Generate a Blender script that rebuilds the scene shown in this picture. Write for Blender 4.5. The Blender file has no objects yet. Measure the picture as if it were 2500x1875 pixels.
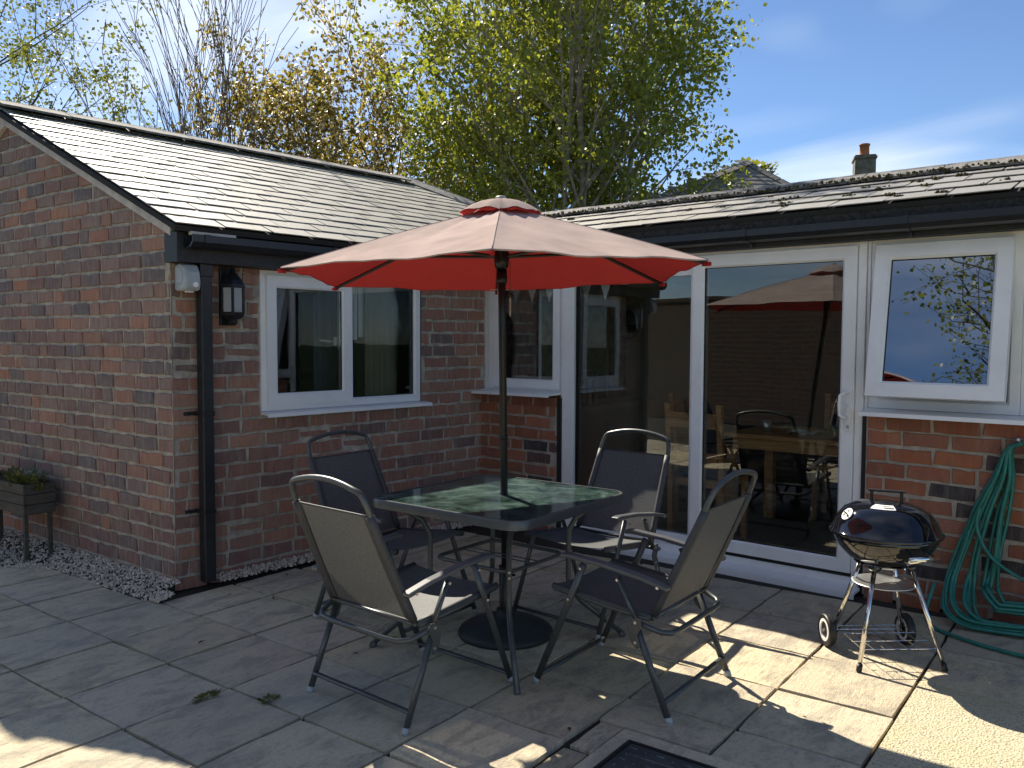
import bpy, bmesh, math, random
from mathutils import Vector, Matrix, Euler
random.seed(7)
R = math.radians
scene = bpy.context.scene
col = scene.collection

# ------------------------------------------------------------------ camera
F_PX, YAW, PIT, ROLL = 2053.6, 0.6361, 0.0533, 0.0037
CAM = Vector((4.3869, -2.6862, 1.45))
fw = Vector((-math.sin(YAW)*math.cos(PIT), math.cos(YAW)*math.cos(PIT), -math.sin(PIT)))
rt = Vector((math.cos(YAW), math.sin(YAW), 0))
up = rt.cross(fw)
rt2 = math.cos(ROLL)*rt + math.sin(ROLL)*up
up2 = -math.sin(ROLL)*rt + math.cos(ROLL)*up
cd = bpy.data.cameras.new('camera'); cam = bpy.data.objects.new('camera', cd); col.objects.link(cam)
cd.sensor_fit = 'HORIZONTAL'; cd.sensor_width = 36; cd.lens = 36*F_PX/2500
cd.clip_start = 0.05; cd.clip_end = 600
cam.matrix_world = Matrix(((rt2.x, up2.x, -fw.x, CAM.x), (rt2.y, up2.y, -fw.y, CAM.y), (rt2.z, up2.z, -fw.z, CAM.z), (0, 0, 0, 1)))
scene.camera = cam

# ------------------------------------------------------------------ sun, sky, exposure
SUN_EL, SUN_AZ = R(42.5), math.atan2(-0.924, 0.383)       # azimuth clockwise from +Y
SV = Vector((math.sin(SUN_AZ)*math.cos(SUN_EL), math.cos(SUN_AZ)*math.cos(SUN_EL), math.sin(SUN_EL)))
sl = bpy.data.lights.new('sun', 'SUN'); sl.energy = 5.0; sl.angle = R(0.53); sl.color = (1.0, 0.91, 0.76)
so = bpy.data.objects.new('sun', sl); col.objects.link(so)
so.rotation_euler = (-SV).to_track_quat('-Z', 'Y').to_euler(); so.location = (-8, 4, 12)
w = bpy.data.worlds.new('World'); scene.world = w; w.use_nodes = True
nt = w.node_tree; nt.nodes.clear()
def N(t, typ, **kw):
    n = t.nodes.new(typ)
    for k, v in kw.items(): setattr(n, k, v)
    return n
C1R, C2O = 75, (3.9, 6.1, 0)
sky = N(nt, 'ShaderNodeTexSky', sky_type='NISHITA', sun_disc=False, sun_elevation=SUN_EL, sun_rotation=SUN_AZ % (2*math.pi))
sky.air_density = 0.8; sky.dust_density = 0.05; sky.ozone_density = 5.0
tc = N(nt, 'ShaderNodeTexCoord'); sep = N(nt, 'ShaderNodeSeparateXYZ'); nt.links.new(tc.outputs['Generated'], sep.inputs[0])
zz = N(nt, 'ShaderNodeMath', operation='ADD'); nt.links.new(sep.outputs[2], zz.inputs[0]); zz.inputs[1].default_value = 0.12
zm = N(nt, 'ShaderNodeMath', operation='MAXIMUM'); nt.links.new(zz.outputs[0], zm.inputs[0]); zm.inputs[1].default_value = 0.05
dx = N(nt, 'ShaderNodeMath', operation='DIVIDE'); dy = N(nt, 'ShaderNodeMath', operation='DIVIDE')
for d_, i in ((dx, 0), (dy, 1)):
    nt.links.new(sep.outputs[i], d_.inputs[0]); nt.links.new(zm.outputs[0], d_.inputs[1])
cb = N(nt, 'ShaderNodeCombineXYZ'); nt.links.new(dx.outputs[0], cb.inputs[0]); nt.links.new(dy.outputs[0], cb.inputs[1])
def cloud(rot, scl, off, lo, hi, detail=9, distort=0.6):
    mp = N(nt, 'ShaderNodeMapping'); nt.links.new(cb.outputs[0], mp.inputs[0])
    mp.inputs['Rotation'].default_value = (0, 0, R(rot)); mp.inputs['Scale'].default_value = scl; mp.inputs['Location'].default_value = off
    nz = N(nt, 'ShaderNodeTexNoise'); nz.inputs['Scale'].default_value = 1.0; nz.inputs['Detail'].default_value = detail
    nz.inputs['Roughness'].default_value = 0.58; nz.inputs['Distortion'].default_value = distort
    nt.links.new(mp.outputs[0], nz.inputs['Vector'])
    rp = N(nt, 'ShaderNodeValToRGB'); rp.color_ramp.elements[0].position = lo; rp.color_ramp.elements[1].position = hi
    nt.links.new(nz.outputs[0], rp.inputs[0]); return rp.outputs[0]
c1 = cloud(C1R, (0.35, 1.5, 1), (1.3, 0.4, 0), 0.36, 0.74)
c2 = cloud(40, (0.30, 0.42, 1), C2O, 0.46, 0.66, 4, 0.2)
cm = N(nt, 'ShaderNodeMath', operation='MULTIPLY'); nt.links.new(c1, cm.inputs[0]); nt.links.new(c2, cm.inputs[1])
mx = N(nt, 'ShaderNodeMix', data_type='RGBA'); nt.links.new(cm.outputs[0], mx.inputs['Factor'])
nt.links.new(sky.outputs[0], mx.inputs[6]); mx.inputs[7].default_value = (9.0, 9.3, 9.7, 1)
bg = N(nt, 'ShaderNodeBackground'); bg.inputs[1].default_value = 0.075; nt.links.new(mx.outputs[2], bg.inputs[0])
wo = N(nt, 'ShaderNodeOutputWorld'); nt.links.new(bg.outputs[0], wo.inputs[0])
vs = scene.view_settings; vs.view_transform = 'Standard'; vs.look = 'None'; vs.gamma = 1; vs.use_curve_mapping = False; vs.exposure = 1.0
scene.cycles.max_bounces = 10; scene.cycles.transparent_max_bounces = 24; scene.cycles.glossy_bounces = 5; scene.cycles.caustics_reflective = False

# ------------------------------------------------------------------ helpers
def ray(px, py): return fw + rt2*((px-1250)/F_PX) - up2*((py-937.5)/F_PX)
def at_z(px, py, z): d = ray(px, py); return CAM + d*((z-CAM.z)/d.z)

class MB:
    def __init__(s): s.v = []; s.f = []; s.mi = []
    def add(s, vs, fs, mi=0):
        b = len(s.v); s.v += [tuple(v) for v in vs]; s.f += [tuple(b+i for i in f) for f in fs]; s.mi += [mi]*len(fs)
        return s
    def box(s, a, b, M=None, mi=0):
        x0, y0, z0 = a; x1, y1, z1 = b
        vs = [Vector(p) for p in ((x0,y0,z0),(x1,y0,z0),(x1,y1,z0),(x0,y1,z0),(x0,y0,z1),(x1,y0,z1),(x1,y1,z1),(x0,y1,z1))]
        if M: vs = [M @ v for v in vs]
        return s.add(vs, [(0,3,2,1),(4,5,6,7),(0,1,5,4),(1,2,6,5),(2,3,7,6),(3,0,4,7)], mi)
    def tube(s, pts, r, n=8, cap=True, closed=False, flat=None, mi=0):
        pts = [Vector(p) for p in pts]; m = len(pts); rs = r if isinstance(r, (list, tuple)) else [r]*m
        vs = []; prev = None
        for i, p in enumerate(pts):
            if closed: t = pts[(i+1) % m]-pts[i-1]
            else: t = pts[min(i+1, m-1)]-pts[max(i-1, 0)]
            t.normalize()
            if prev is None:
                a = Vector((0, 0, 1)) if abs(t.z) < 0.9 else Vector((1, 0, 0))
                u = t.cross(a).normalized()
            else:
                u = (prev - t*prev.dot(t))
                u = u.normalized() if u.length > 1e-6 else t.orthogonal().normalized()
            prev = u; v = t.cross(u)
            for k in range(n):
                a = 2*math.pi*k/n; fu = 1; fv = 1
                if flat: fu, fv = flat
                vs.append(p + u*math.cos(a)*rs[i]*fu + v*math.sin(a)*rs[i]*fv)
        fs = []
        for i in range(m if closed else m-1):
            j = (i+1) % m
            for k in range(n):
                l = (k+1) % n; fs.append((i*n+k, i*n+l, j*n+l, j*n+k))
        if cap and not closed: fs += [tuple(range(n))[::-1], tuple((m-1)*n+k for k in range(n))]
        return s.add(vs, fs, mi)
    def lathe(s, prof, c=(0,0,0), n=32, M=None, mi=0, a0=0, a1=2*math.pi):
        full = abs(a1-a0-2*math.pi) < 1e-6; cnt = n if full else n+1; vs = []
        for (r, z) in prof:
            for k in range(cnt):
                a = a0+(a1-a0)*k/n; q = Vector((r*math.cos(a), r*math.sin(a), z))
                vs.append((M @ q if M else q) + Vector(c))
        fs = []
        for i in range(len(prof)-1):
            for k in range(n):
                l = (k+1) % cnt; fs.append((i*cnt+k, i*cnt+l, (i+1)*cnt+l, (i+1)*cnt+k))
        return s.add(vs, fs, mi)
    def prism(s, poly, axis, a, b, mi=0):          # poly 2D, extruded along axis 0/1/2 from a to b
        def P(p, t):
            q = list(p); q.insert(axis, t); return q
        n = len(poly); vs = [P(p, a) for p in poly]+[P(p, b) for p in poly]
        fs = [tuple(range(n))[::-1], tuple(range(n, 2*n))]+[(i, (i+1) % n, n+(i+1) % n, n+i) for i in range(n)]
        return s.add(vs, fs, mi)
    def mesh(s, name, smooth=False, fix=True):
        me = bpy.data.meshes.new(name); me.from_pydata(s.v, [], s.f)
        if fix:
            bm = bmesh.new(); bm.from_mesh(me); bmesh.ops.recalc_face_normals(bm, faces=bm.faces); bm.to_mesh(me); bm.free()
        for p, m in zip(me.polygons, s.mi): p.material_index = m
        if smooth:
            for p in me.polygons: p.use_smooth = True
        me.update(); return me
    def build(s, name, mat, parent=None, smooth=False, loc=None, rot=None, bevel=0, fix=True, seg=2):
        me = s.mesh(name, smooth, fix)
        for m in (mat if isinstance(mat, (list, tuple)) else [mat]): me.materials.append(m)
        o = link(name, me, parent, loc, rot)
        if bevel:
            md = o.modifiers.new('bevel', 'BEVEL'); md.width = bevel; md.segments = seg; md.limit_method = 'ANGLE'; md.angle_limit = R(40)
        if smooth and not bevel: pass
        return o
def link(name, me, parent=None, loc=None, rot=None, scale=None):
    o = bpy.data.objects.new(name, me); col.objects.link(o)
    if parent: o.parent = parent
    if loc is not None: o.location = loc
    if rot is not None: o.rotation_euler = rot
    if scale is not None: o.scale = scale
    return o
def smooth_by_angle(o, ang=40):
    me = o.data
    for p in me.polygons: p.use_smooth = True
    me.set_sharp_from_angle(angle=R(ang))
def thing(name, label, cat, loc=(0,0,0), rz=0, group=None):
    o = link(name, None, None, loc, (0, 0, rz)); o.empty_display_size = 0.1
    return tag(o, label, cat, group)
def tag(o, label, cat, group=None):
    o['label'] = label; o['category'] = cat
    if group: o['group'] = group
    return o
def kind(o, k): o['kind'] = k; return o
def copy_tree(o, parent=None):
    c = o.copy(); col.objects.link(c); c.parent = parent
    for ch in list(o.children): copy_tree(ch, c)
    return c

# ------------------------------------------------------------------ materials
def new_mat(name):
    m = bpy.data.materials.new(name); m.use_nodes = True; t = m.node_tree
    b = t.nodes['Principled BSDF']; return m, t, b
def L(t, a, b): t.links.new(a, b)
def ramp(t, fac, stops, interp='LINEAR'):
    r = N(t, 'ShaderNodeValToRGB'); cr = r.color_ramp; cr.interpolation = interp
    while len(cr.elements) > 1: cr.elements.remove(cr.elements[0])
    cr.elements[0].position = stops[0][0]; cr.elements[0].color = (*stops[0][1], 1)
    for p, c in stops[1:]:
        e = cr.elements.new(p); e.color = (*c, 1)
    L(t, fac, r.inputs[0]); return r.outputs[0]
def g1(v): return (v, v, v)
def noise(t, vec, scale, detail=4, rough=0.55, dist=0):
    n = N(t, 'ShaderNodeTexNoise'); n.inputs['Scale'].default_value = scale; n.inputs['Detail'].default_value = detail
    n.inputs['Roughness'].default_value = rough; n.inputs['Distortion'].default_value = dist
    if vec is not None: L(t, vec, n.inputs['Vector'])
    return n.outputs[0]
def mapping(t, vec, scale=(1,1,1), loc=(0,0,0), rot=(0,0,0)):
    m = N(t, 'ShaderNodeMapping'); L(t, vec, m.inputs[0]); m.inputs['Scale'].default_value = scale
    m.inputs['Location'].default_value = loc; m.inputs['Rotation'].default_value = rot; return m.outputs[0]
def mix(t, fac, a, b, typ='MIX'):
    m = N(t, 'ShaderNodeMix', data_type='RGBA', blend_type=typ)
    for i, v in ((0, fac), (6, a), (7, b)):
        if isinstance(v, (int, float)): m.inputs[i].default_value = v
        elif isinstance(v, tuple): m.inputs[i].default_value = (*v, 1)
        else: L(t, v, m.inputs[i])
    return m.outputs[2]
def bump(t, b, h, strength=0.4, dist=0.01):
    n = N(t, 'ShaderNodeBump'); n.inputs['Strength'].default_value = strength; n.inputs['Distance'].default_value = dist
    L(t, h, n.inputs['Height']); L(t, n.outputs[0], b.inputs['Normal'])
def objvec(t, island=False):
    tcn = N(t, 'ShaderNodeTexCoord')
    if island:
        rnd = N(t, 'ShaderNodeNewGeometry').outputs['Random Per Island']
    else:
        rnd = N(t, 'ShaderNodeObjectInfo').outputs['Random']
    sc = N(t, 'ShaderNodeMath', operation='MULTIPLY'); L(t, rnd, sc.inputs[0]); sc.inputs[1].default_value = 37.0
    ad = N(t, 'ShaderNodeVectorMath', operation='ADD'); L(t, tcn.outputs['Object'], ad.inputs[0]); L(t, sc.outputs[0], ad.inputs[1])
    return ad.outputs[0], rnd
def worldvec(t): return N(t, 'ShaderNodeNewGeometry').outputs['Position']

def plain(name, c, rough=0.5, metal=0, var=0.0, scale=20, bmp=0.0, bdist=0.002, spec=None, sx=(1,1,1)):
    m, t, b = new_mat(name); b.inputs['Roughness'].default_value = rough; b.inputs['Metallic'].default_value = metal
    if spec is not None: b.inputs['Specular IOR Level'].default_value = spec
    v = mapping(t, worldvec(t), sx)
    n = noise(t, v, scale, 6, 0.6)
    lo = tuple(x*(1-var) for x in c); hi = tuple(min(1, x*(1+var)) for x in c)
    L(t, ramp(t, n, [(0.3, lo), (0.7, hi)]), b.inputs['Base Color'])
    if bmp: bump(t, b, n, bmp, bdist)
    return m

def brick_mat(name, stops, lime=0.5, dark=0.4, island=False, desat=0.0):
    m, t, b = new_mat(name); b.inputs['Roughness'].default_value = 0.9
    v, rnd = objvec(t, island)
    wv = worldvec(t)
    base = ramp(t, rnd, stops)
    fine = noise(t, wv, 90, 5, 0.6)
    mid = noise(t, mapping(t, wv, (1, 1, 0.45)), 26, 5, 0.65)
    stre = noise(t, mapping(t, wv, (1, 1, 0.12)), 42, 4, 0.6)
    c = mix(t, mix_f(t, mid, 0.46, 0.72, 0.75), base, mix(t, 0.5, base, (0.10, 0.078, 0.08)))
    c = mix(t, mix_f(t, stre, 0.50, 0.70, lime), c, (0.47, 0.40, 0.31))
    c = mix(t, mix_f(t, noise(t, wv, 9, 5, 0.7), 0.44, 0.7, lime*.75), c, (0.37, 0.29, 0.22))
    big = noise(t, wv, 3.2, 3, 0.5)
    c = mix(t, mix_f(t, big, 0.5, 0.75, dark), c, (0.17, 0.14, 0.135))
    c = mix(t, 0.25, c, mix(t, fine, (0, 0, 0), c), 'MIX')
    c = mix(t, mix_f(t, fine, 0.62, 0.78, 0.35), c, (0.32, 0.25, 0.21))
    L(t, c, b.inputs['Base Color'])
    h = N(t, 'ShaderNodeMath', operation='ADD'); L(t, fine, h.inputs[0]); L(t, mid, h.inputs[1])
    bump(t, b, h.outputs[0], 0.55, 0.004); return m
def mix_f(t, fac, lo, hi, top):
    mr = N(t, 'ShaderNodeMapRange'); L(t, fac, mr.inputs[0]); mr.inputs[1].default_value = lo; mr.inputs[2].default_value = hi
    mr.inputs[3].default_value = 0; mr.inputs[4].default_value = top; return mr.outputs[0]

GABLE = [(0.0, (0.20, 0.10, 0.082)), (0.14, (0.15, 0.085, 0.075)), (0.28, (0.26, 0.125, 0.085)), (0.38, (0.11, 0.085, 0.085)),
         (0.5, (0.22, 0.145, 0.12)), (0.62, (0.17, 0.095, 0.08)), (0.74, (0.09, 0.08, 0.088)), (0.82, (0.24, 0.15, 0.12)), (0.93, (0.34, 0.13, 0.065)), (1, (0.19, 0.115, 0.10))]
RETW = [(0.0, (0.23, 0.095, 0.068)), (0.18, (0.28, 0.12, 0.078)), (0.34, (0.17, 0.082, 0.068)), (0.48, (0.32, 0.165, 0.105)),
        (0.62, (0.22, 0.10, 0.075)), (0.74, (0.11, 0.075, 0.07)), (0.84, (0.30, 0.13, 0.08)), (1, (0.25, 0.14, 0.105))]
DOORW = [(0.0, (0.25, 0.075, 0.048)), (0.2, (0.30, 0.10, 0.06)), (0.38, (0.20, 0.065, 0.048)), (0.52, (0.33, 0.115, 0.065)),
         (0.68, (0.24, 0.085, 0.055)), (0.80, (0.22, 0.10, 0.075)), (0.86, (0.035, 0.03, 0.033)), (0.92, (0.05, 0.038, 0.038)), (0.94, (0.27, 0.085, 0.055)), (1, (0.31, 0.11, 0.065))]
GABLE = [(p, tuple(min(.5, x*1.5+.008) for x in c)) for p, c in GABLE]; RETW = [(p, tuple(min(.5, x*1.45+.006) for x in c)) for p, c in RETW]; DOORW = [(p, tuple(x*1.4 if x > .06 else x for x in c)) for p, c in DOORW]
M_GAB = brick_mat('brick_gable', GABLE, 0.55, 0.35); M_GABI = brick_mat('brick_gable_far', GABLE, 0.55, 0.35, True)
M_RET = brick_mat('brick_return', RETW, 0.42, 0.25); M_RETI = brick_mat('brick_return_far', RETW, 0.42, 0.25, True)
M_DOORW = brick_mat('brick_red', DOORW, 0.18, 0.3)
M_MORT = plain('mortar', (0.41, 0.365, 0.30), 0.95, 0, 0.35, 14, 0.6, 0.004)
M_MORT2 = plain('mortar_warm', (0.38, 0.33, 0.27), 0.95, 0, 0.3, 14, 0.6, 0.004)

def slate_mat(name, a, b_, moss=0.3):
    m, t, b = new_mat(name); b.inputs['Roughness'].default_value = 0.55; b.inputs['Specular IOR Level'].default_value = 0.6
    v, rnd = objvec(t); wv = worldvec(t)
    n = noise(t, mapping(t, v, (5, 1.2, 1)), 9, 6, 0.65); n2 = noise(t, wv, 4, 4, 0.6); f = noise(t, wv, 70, 4, 0.6)
    c = mix(t, n, a, b_); c = mix(t, mix_f(t, rnd, 0, 1, 0.5), c, mix(t, 0.5, c, (0.14, 0.13, 0.12)))
    c = mix(t, mix_f(t, n2, 0.5, 0.72, moss), c, (0.19, 0.17, 0.085))
    c = mix(t, mix_f(t, f, 0.6, 0.75, 0.4), c, (0.34, 0.33, 0.29))
    L(t, c, b.inputs['Base Color']); bump(t, b, n, 0.5, 0.004); return m
M_SLATE = slate_mat('slate', (0.25, 0.24, 0.215), (0.40, 0.38, 0.335))
M_SLATE2 = slate_mat('slate_house', (0.22, 0.21, 0.20), (0.34, 0.33, 0.30), 0.35)
M_SLATE3 = slate_mat('slate_far', (0.16, 0.145, 0.13), (0.27, 0.25, 0.22), 0.5)
M_RIDGE = plain('ridge_concrete', (0.17, 0.165, 0.155), 0.9, 0, 0.55, 22, 0.7, 0.008)
M_UNDER = plain('roof_felt', (0.02, 0.02, 0.02), 0.9)
M_MOSS = plain('moss', (0.065, 0.055, 0.022), 1.0, 0, 0.6, 60, 1, 0.01)
M_BLACK = plain('black_upvc', (0.012, 0.013, 0.016), 0.38, 0, 0.3, 30, 0.1, 0.002)
M_PIPE = plain('downpipe_black', (0.016, 0.018, 0.022), 0.42, 0, 0.35, 18)
M_FASC = plain('fascia_black', (0.016, 0.017, 0.018), 0.6, 0, 0.5, 30, 0.4, 0.003)
M_LEAD = plain('weathered_black_board', (0.022, 0.022, 0.021), 0.85, 0, 0.8, 40, 0.8, 0.006)
M_BARGE = plain('barge_board', (0.55, 0.51, 0.46), 0.8, 0, 0.2, 12)
M_WHITE = plain('white_upvc', (0.84, 0.835, 0.83), 0.32, 0, 0.05, 7)
M_CREAM = plain('cream_upvc', (0.74, 0.69, 0.61), 0.4, 0, 0.06, 7)
M_GASK = plain('gasket', (0.01, 0.01, 0.01), 0.5)
M_METAL = plain('chair_metal', (0.085, 0.092, 0.094), 0.36, 0.35, 0.12, 30)
M_PLAST = plain('arm_plastic', (0.09, 0.095, 0.10), 0.34, 0, 0.1, 40)
M_STEEL = plain('bolt_steel', (0.55, 0.55, 0.55), 0.3, 1)
M_CHROME = plain('chrome', (0.72, 0.70, 0.66), 0.09, 1)
M_GALV = plain('aluminium', (0.62, 0.64, 0.64), 0.38, 0.9, 0.1, 15)
M_ENAMEL = plain('black_enamel', (0.006, 0.006, 0.008), 0.055, 0, 0, 5); M_ENAMEL.node_tree.nodes['Principled BSDF'].inputs['Coat Weight'].default_value = 0.6
M_TYRE = plain('black_plastic', (0.012, 0.012, 0.013), 0.5)
M_POLE = plain('pole_black', (0.013, 0.013, 0.014), 0.34, 0.2)
M_BASE = plain('base_iron', (0.022, 0.024, 0.027), 0.5, 0, 0.25, 120, 0.5, 0.002)
M_HOSE = plain('hose_green', (0.016, 0.16, 0.125), 0.42, 0, 0.25, 25)
M_GREYP = plain('grey_plastic', (0.36, 0.39, 0.39), 0.5, 0, 0.12, 25)
M_LAMP = plain('lantern_black', (0.014, 0.015, 0.018), 0.42, 0.2, 0.5, 60, 0.3, 0.002)
M_OAK = plain('oak', (0.60, 0.33, 0.13), 0.5, 0, 0.3, 6, 0.1, 0.002, sx=(1, 1, 8))
M_LEATH = plain('black_leather', (0.012, 0.012, 0.012), 0.35)
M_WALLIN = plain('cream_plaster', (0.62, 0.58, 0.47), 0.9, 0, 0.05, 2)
M_CEIL = plain('ceiling_white', (0.72, 0.71, 0.68), 0.9)
M_FLOORIN = plain('dark_floor', (0.06, 0.045, 0.035), 0.4, 0, 0.3, 5)
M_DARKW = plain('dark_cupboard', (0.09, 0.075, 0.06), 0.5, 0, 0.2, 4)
M_CURT = plain('curtain_beige', (0.40, 0.34, 0.25), 0.9, 0, 0.1, 8)
M_BLIND = plain('blind_white', (0.80, 0.82, 0.80), 0.7)
M_BLUECURT = plain('slate_blue_cloth', (0.12, 0.13, 0.17), 0.9)
M_TERRA = plain('terracotta', (0.38, 0.14, 0.06), 0.8, 0, 0.3, 25)
M_STONE = plain('chimney_stone', (0.15, 0.145, 0.115), 0.95, 0, 0.5, 12, 0.8, 0.02)
M_STICK = plain('sticker_white', (0.80, 0.80, 0.78), 0.4)
M_PLANT = plain('planter_wood', (0.07, 0.062, 0.05), 0.85, 0, 0.4, 9, 0.5, 0.004, sx=(1, 1, 6))
M_SOIL = plain('soil', (0.03, 0.026, 0.02), 1, 0, 0.6, 40, 1, 0.01)
M_MANH = plain('manhole_steel', (0.085, 0.10, 0.105), 0.42, 0.45, 0.35, 14, 0.3, 0.003)
M_MANF = plain('manhole_frame', (0.015, 0.016, 0.017), 0.5)
M_GRASS = plain('lawn', (0.05, 0.075, 0.025), 1, 0, 0.5, 3)
M_JOINT = plain('joint_soil', (0.035, 0.03, 0.022), 1, 0, 0.5, 60)
M_FOAM = plain('dark_sealant', (0.018, 0.017, 0.014), 0.8)

def paver_mat(name, hue):
    m, t, b = new_mat(name); b.inputs['Roughness'].default_value = 0.85; b.inputs['Specular IOR Level'].default_value = 0.35
    v, rnd = objvec(t); wv = worldvec(t)
    base = ramp(t, rnd, [(0, (0.60*hue, 0.50*hue, 0.32*hue)), (0.3, (0.66*hue, 0.565*hue, 0.37*hue)), (0.55, (0.60*hue, 0.52*hue, 0.39*hue)), (0.75, (0.70*hue, 0.60*hue, 0.41*hue)), (1, (0.57*hue, 0.48*hue, 0.34*hue))])
    riv = noise(t, mapping(t, v, (6, 1.1, 1)), 3.6, 8, 0.68, 0.5)
    blot = noise(t, mapping(t, v, (2.0, 1.0, 1)), 2.2, 8, 0.68, 0.4)
    fine = noise(t, wv, 190, 4, 0.65); mid = noise(t, wv, 45, 6, 0.72)
    c = mix(t, mix_f(t, blot, 0.47, 0.62, 0.62), base, (0.27*hue, 0.24*hue, 0.195*hue))
    c = mix(t, mix_f(t, riv, 0.55, 0.70, 0.45), c, (0.23, 0.205, 0.165))
    c = mix(t, mix_f(t, mid, 0.52, 0.70, 0.55), c, (0.27, 0.24, 0.19))
    c = mix(t, mix_f(t, fine, 0.56, 0.70, 0.5), c, (0.19, 0.17, 0.135))
    big = noise(t, wv, 0.8, 3, 0.5); c = mix(t, mix_f(t, big, 0.48, 0.7, 0.4), c, (0.34, 0.34, 0.30))
    L(t, c, b.inputs['Base Color'])
    h = N(t, 'ShaderNodeMath', operation='MULTIPLY_ADD'); L(t, riv, h.inputs[0]); h.inputs[1].default_value = 1.6; L(t, fine, h.inputs[2])
    h2 = N(t, 'ShaderNodeMath', operation='ADD'); L(t, h.outputs[0], h2.inputs[0]); L(t, mid, h2.inputs[1])
    bump(t, b, h2.outputs[0], 0.75, 0.006); return m
M_PAVE = paver_mat('paver_buff', 1.0)
M_PAVEG = paver_mat('paver_grey', 0.78)
def agg_mat():
    m, t, b = new_mat('aggregate_concrete'); b.inputs['Roughness'].default_value = 0.9; wv = worldvec(t)
    vo = N(t, 'ShaderNodeTexVoronoi'); vo.inputs['Scale'].default_value = 110; L(t, wv, vo.inputs['Vector'])
    n = noise(t, wv, 7, 5, 0.6); f = noise(t, wv, 120, 3)
    c = mix(t, n, (0.46, 0.40, 0.26), (0.60, 0.53, 0.37)); c = mix(t, mix_f(t, f, 0.5, 0.68, 0.75), c, (0.17, 0.15, 0.11))
    c = mix(t, mix_f(t, noise(t, wv, 3, 4), 0.5, 0.7, 0.4), c, (0.42, 0.38, 0.15))
    L(t, c, b.inputs['Base Color']); bump(t, b, vo.outputs['Distance'], 0.8, 0.006); return m
M_AGG = agg_mat()

def glass_mat(name, tint=(0.86, 0.89, 0.88), ior=1.55, boost=1.7, wav=0.0):
    m = bpy.data.materials.new(name); m.use_nodes = True; t = m.node_tree; t.nodes.clear()
    out = N(t, 'ShaderNodeOutputMaterial'); mxs = N(t, 'ShaderNodeMixShader'); tr = N(t, 'ShaderNodeBsdfTransparent'); gl = N(t, 'ShaderNodeBsdfGlossy')
    tr.inputs[0].default_value = (*tint, 1); gl.inputs['Roughness'].default_value = 0.0; gl.inputs[0].default_value = (0.92, 0.96, 1.0, 1)
    fr = N(t, 'ShaderNodeFresnel'); fr.inputs[0].default_value = ior
    mu = N(t, 'ShaderNodeMath', operation='MULTIPLY', use_clamp=True); L(t, fr.outputs[0], mu.inputs[0]); mu.inputs[1].default_value = boost
    L(t, mu.outputs[0], mxs.inputs[0]); L(t, tr.outputs[0], mxs.inputs[1]); L(t, gl.outputs[0], mxs.inputs[2]); L(t, mxs.outputs[0], out.inputs[0])
    if wav:
        bn = N(t, 'ShaderNodeBump'); bn.inputs['Strength'].default_value = wav; bn.inputs['Distance'].default_value = 0.01
        L(t, noise(t, worldvec(t), 3.0, 1), bn.inputs['Height']); L(t, bn.outputs[0], gl.inputs['Normal'])
    return m
M_GLASS = glass_mat('window_glass', (0.93, 0.95, 0.94), boost=1.35, wav=0.05)
M_GLASSO = glass_mat('coated_glass', (0.35, 0.38, 0.42), 1.7, 4.2, 0.10)

def table_glass():
    m = bpy.data.materials.new('rippled_green_glass'); m.use_nodes = True; t = m.node_tree; t.nodes.clear(); wv = worldvec(t)
    out = N(t, 'ShaderNodeOutputMaterial')
    tr = N(t, 'ShaderNodeBsdfTransparent'); tr.inputs[0].default_value = (0.62, 0.86, 0.74, 1)
    di = N(t, 'ShaderNodeBsdfDiffuse'); n = noise(t, wv, 5, 8, 0.72, 0.8); f = noise(t, wv, 60, 4, 0.7)
    c = mix(t, mix_f(t, n, 0.3, 0.8, 1.0), (0.14, 0.34, 0.29), (0.42, 0.60, 0.55)); c = mix(t, mix_f(t, f, 0.66, 0.8, 0.6), c, (0.55, 0.62, 0.56))
    L(t, c, di.inputs[0])
    tl = N(t, 'ShaderNodeBsdfTranslucent'); tl.inputs[0].default_value = (0.16, 0.34, 0.29, 1)
    gl = N(t, 'ShaderNodeBsdfGlossy'); gl.inputs['Roughness'].default_value = 0.07
    bn = N(t, 'ShaderNodeBump'); bn.inputs['Strength'].default_value = 0.12; bn.inputs['Distance'].default_value = 0.004; L(t, n, bn.inputs['Height']); L(t, bn.outputs[0], gl.inputs['Normal'])
    a = N(t, 'ShaderNodeMixShader'); L(t, mix_f(t, n, 0.35, 0.72, 0.42), a.inputs[0]); L(t, tr.outputs[0], a.inputs[1]); L(t, di.outputs[0], a.inputs[2])
    a2 = N(t, 'ShaderNodeMixShader'); a2.inputs[0].default_value = 0.08; L(t, a.outputs[0], a2.inputs[1]); L(t, tl.outputs[0], a2.inputs[2])
    fr = N(t, 'ShaderNodeFresnel'); fr.inputs[0].default_value = 1.5
    a3 = N(t, 'ShaderNodeMixShader'); L(t, fr.outputs[0], a3.inputs[0]); L(t, a2.outputs[0], a3.inputs[1]); L(t, gl.outputs[0], a3.inputs[2])
    L(t, a3.outputs[0], out.inputs[0]); return m
M_TGLASS = table_glass()

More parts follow.
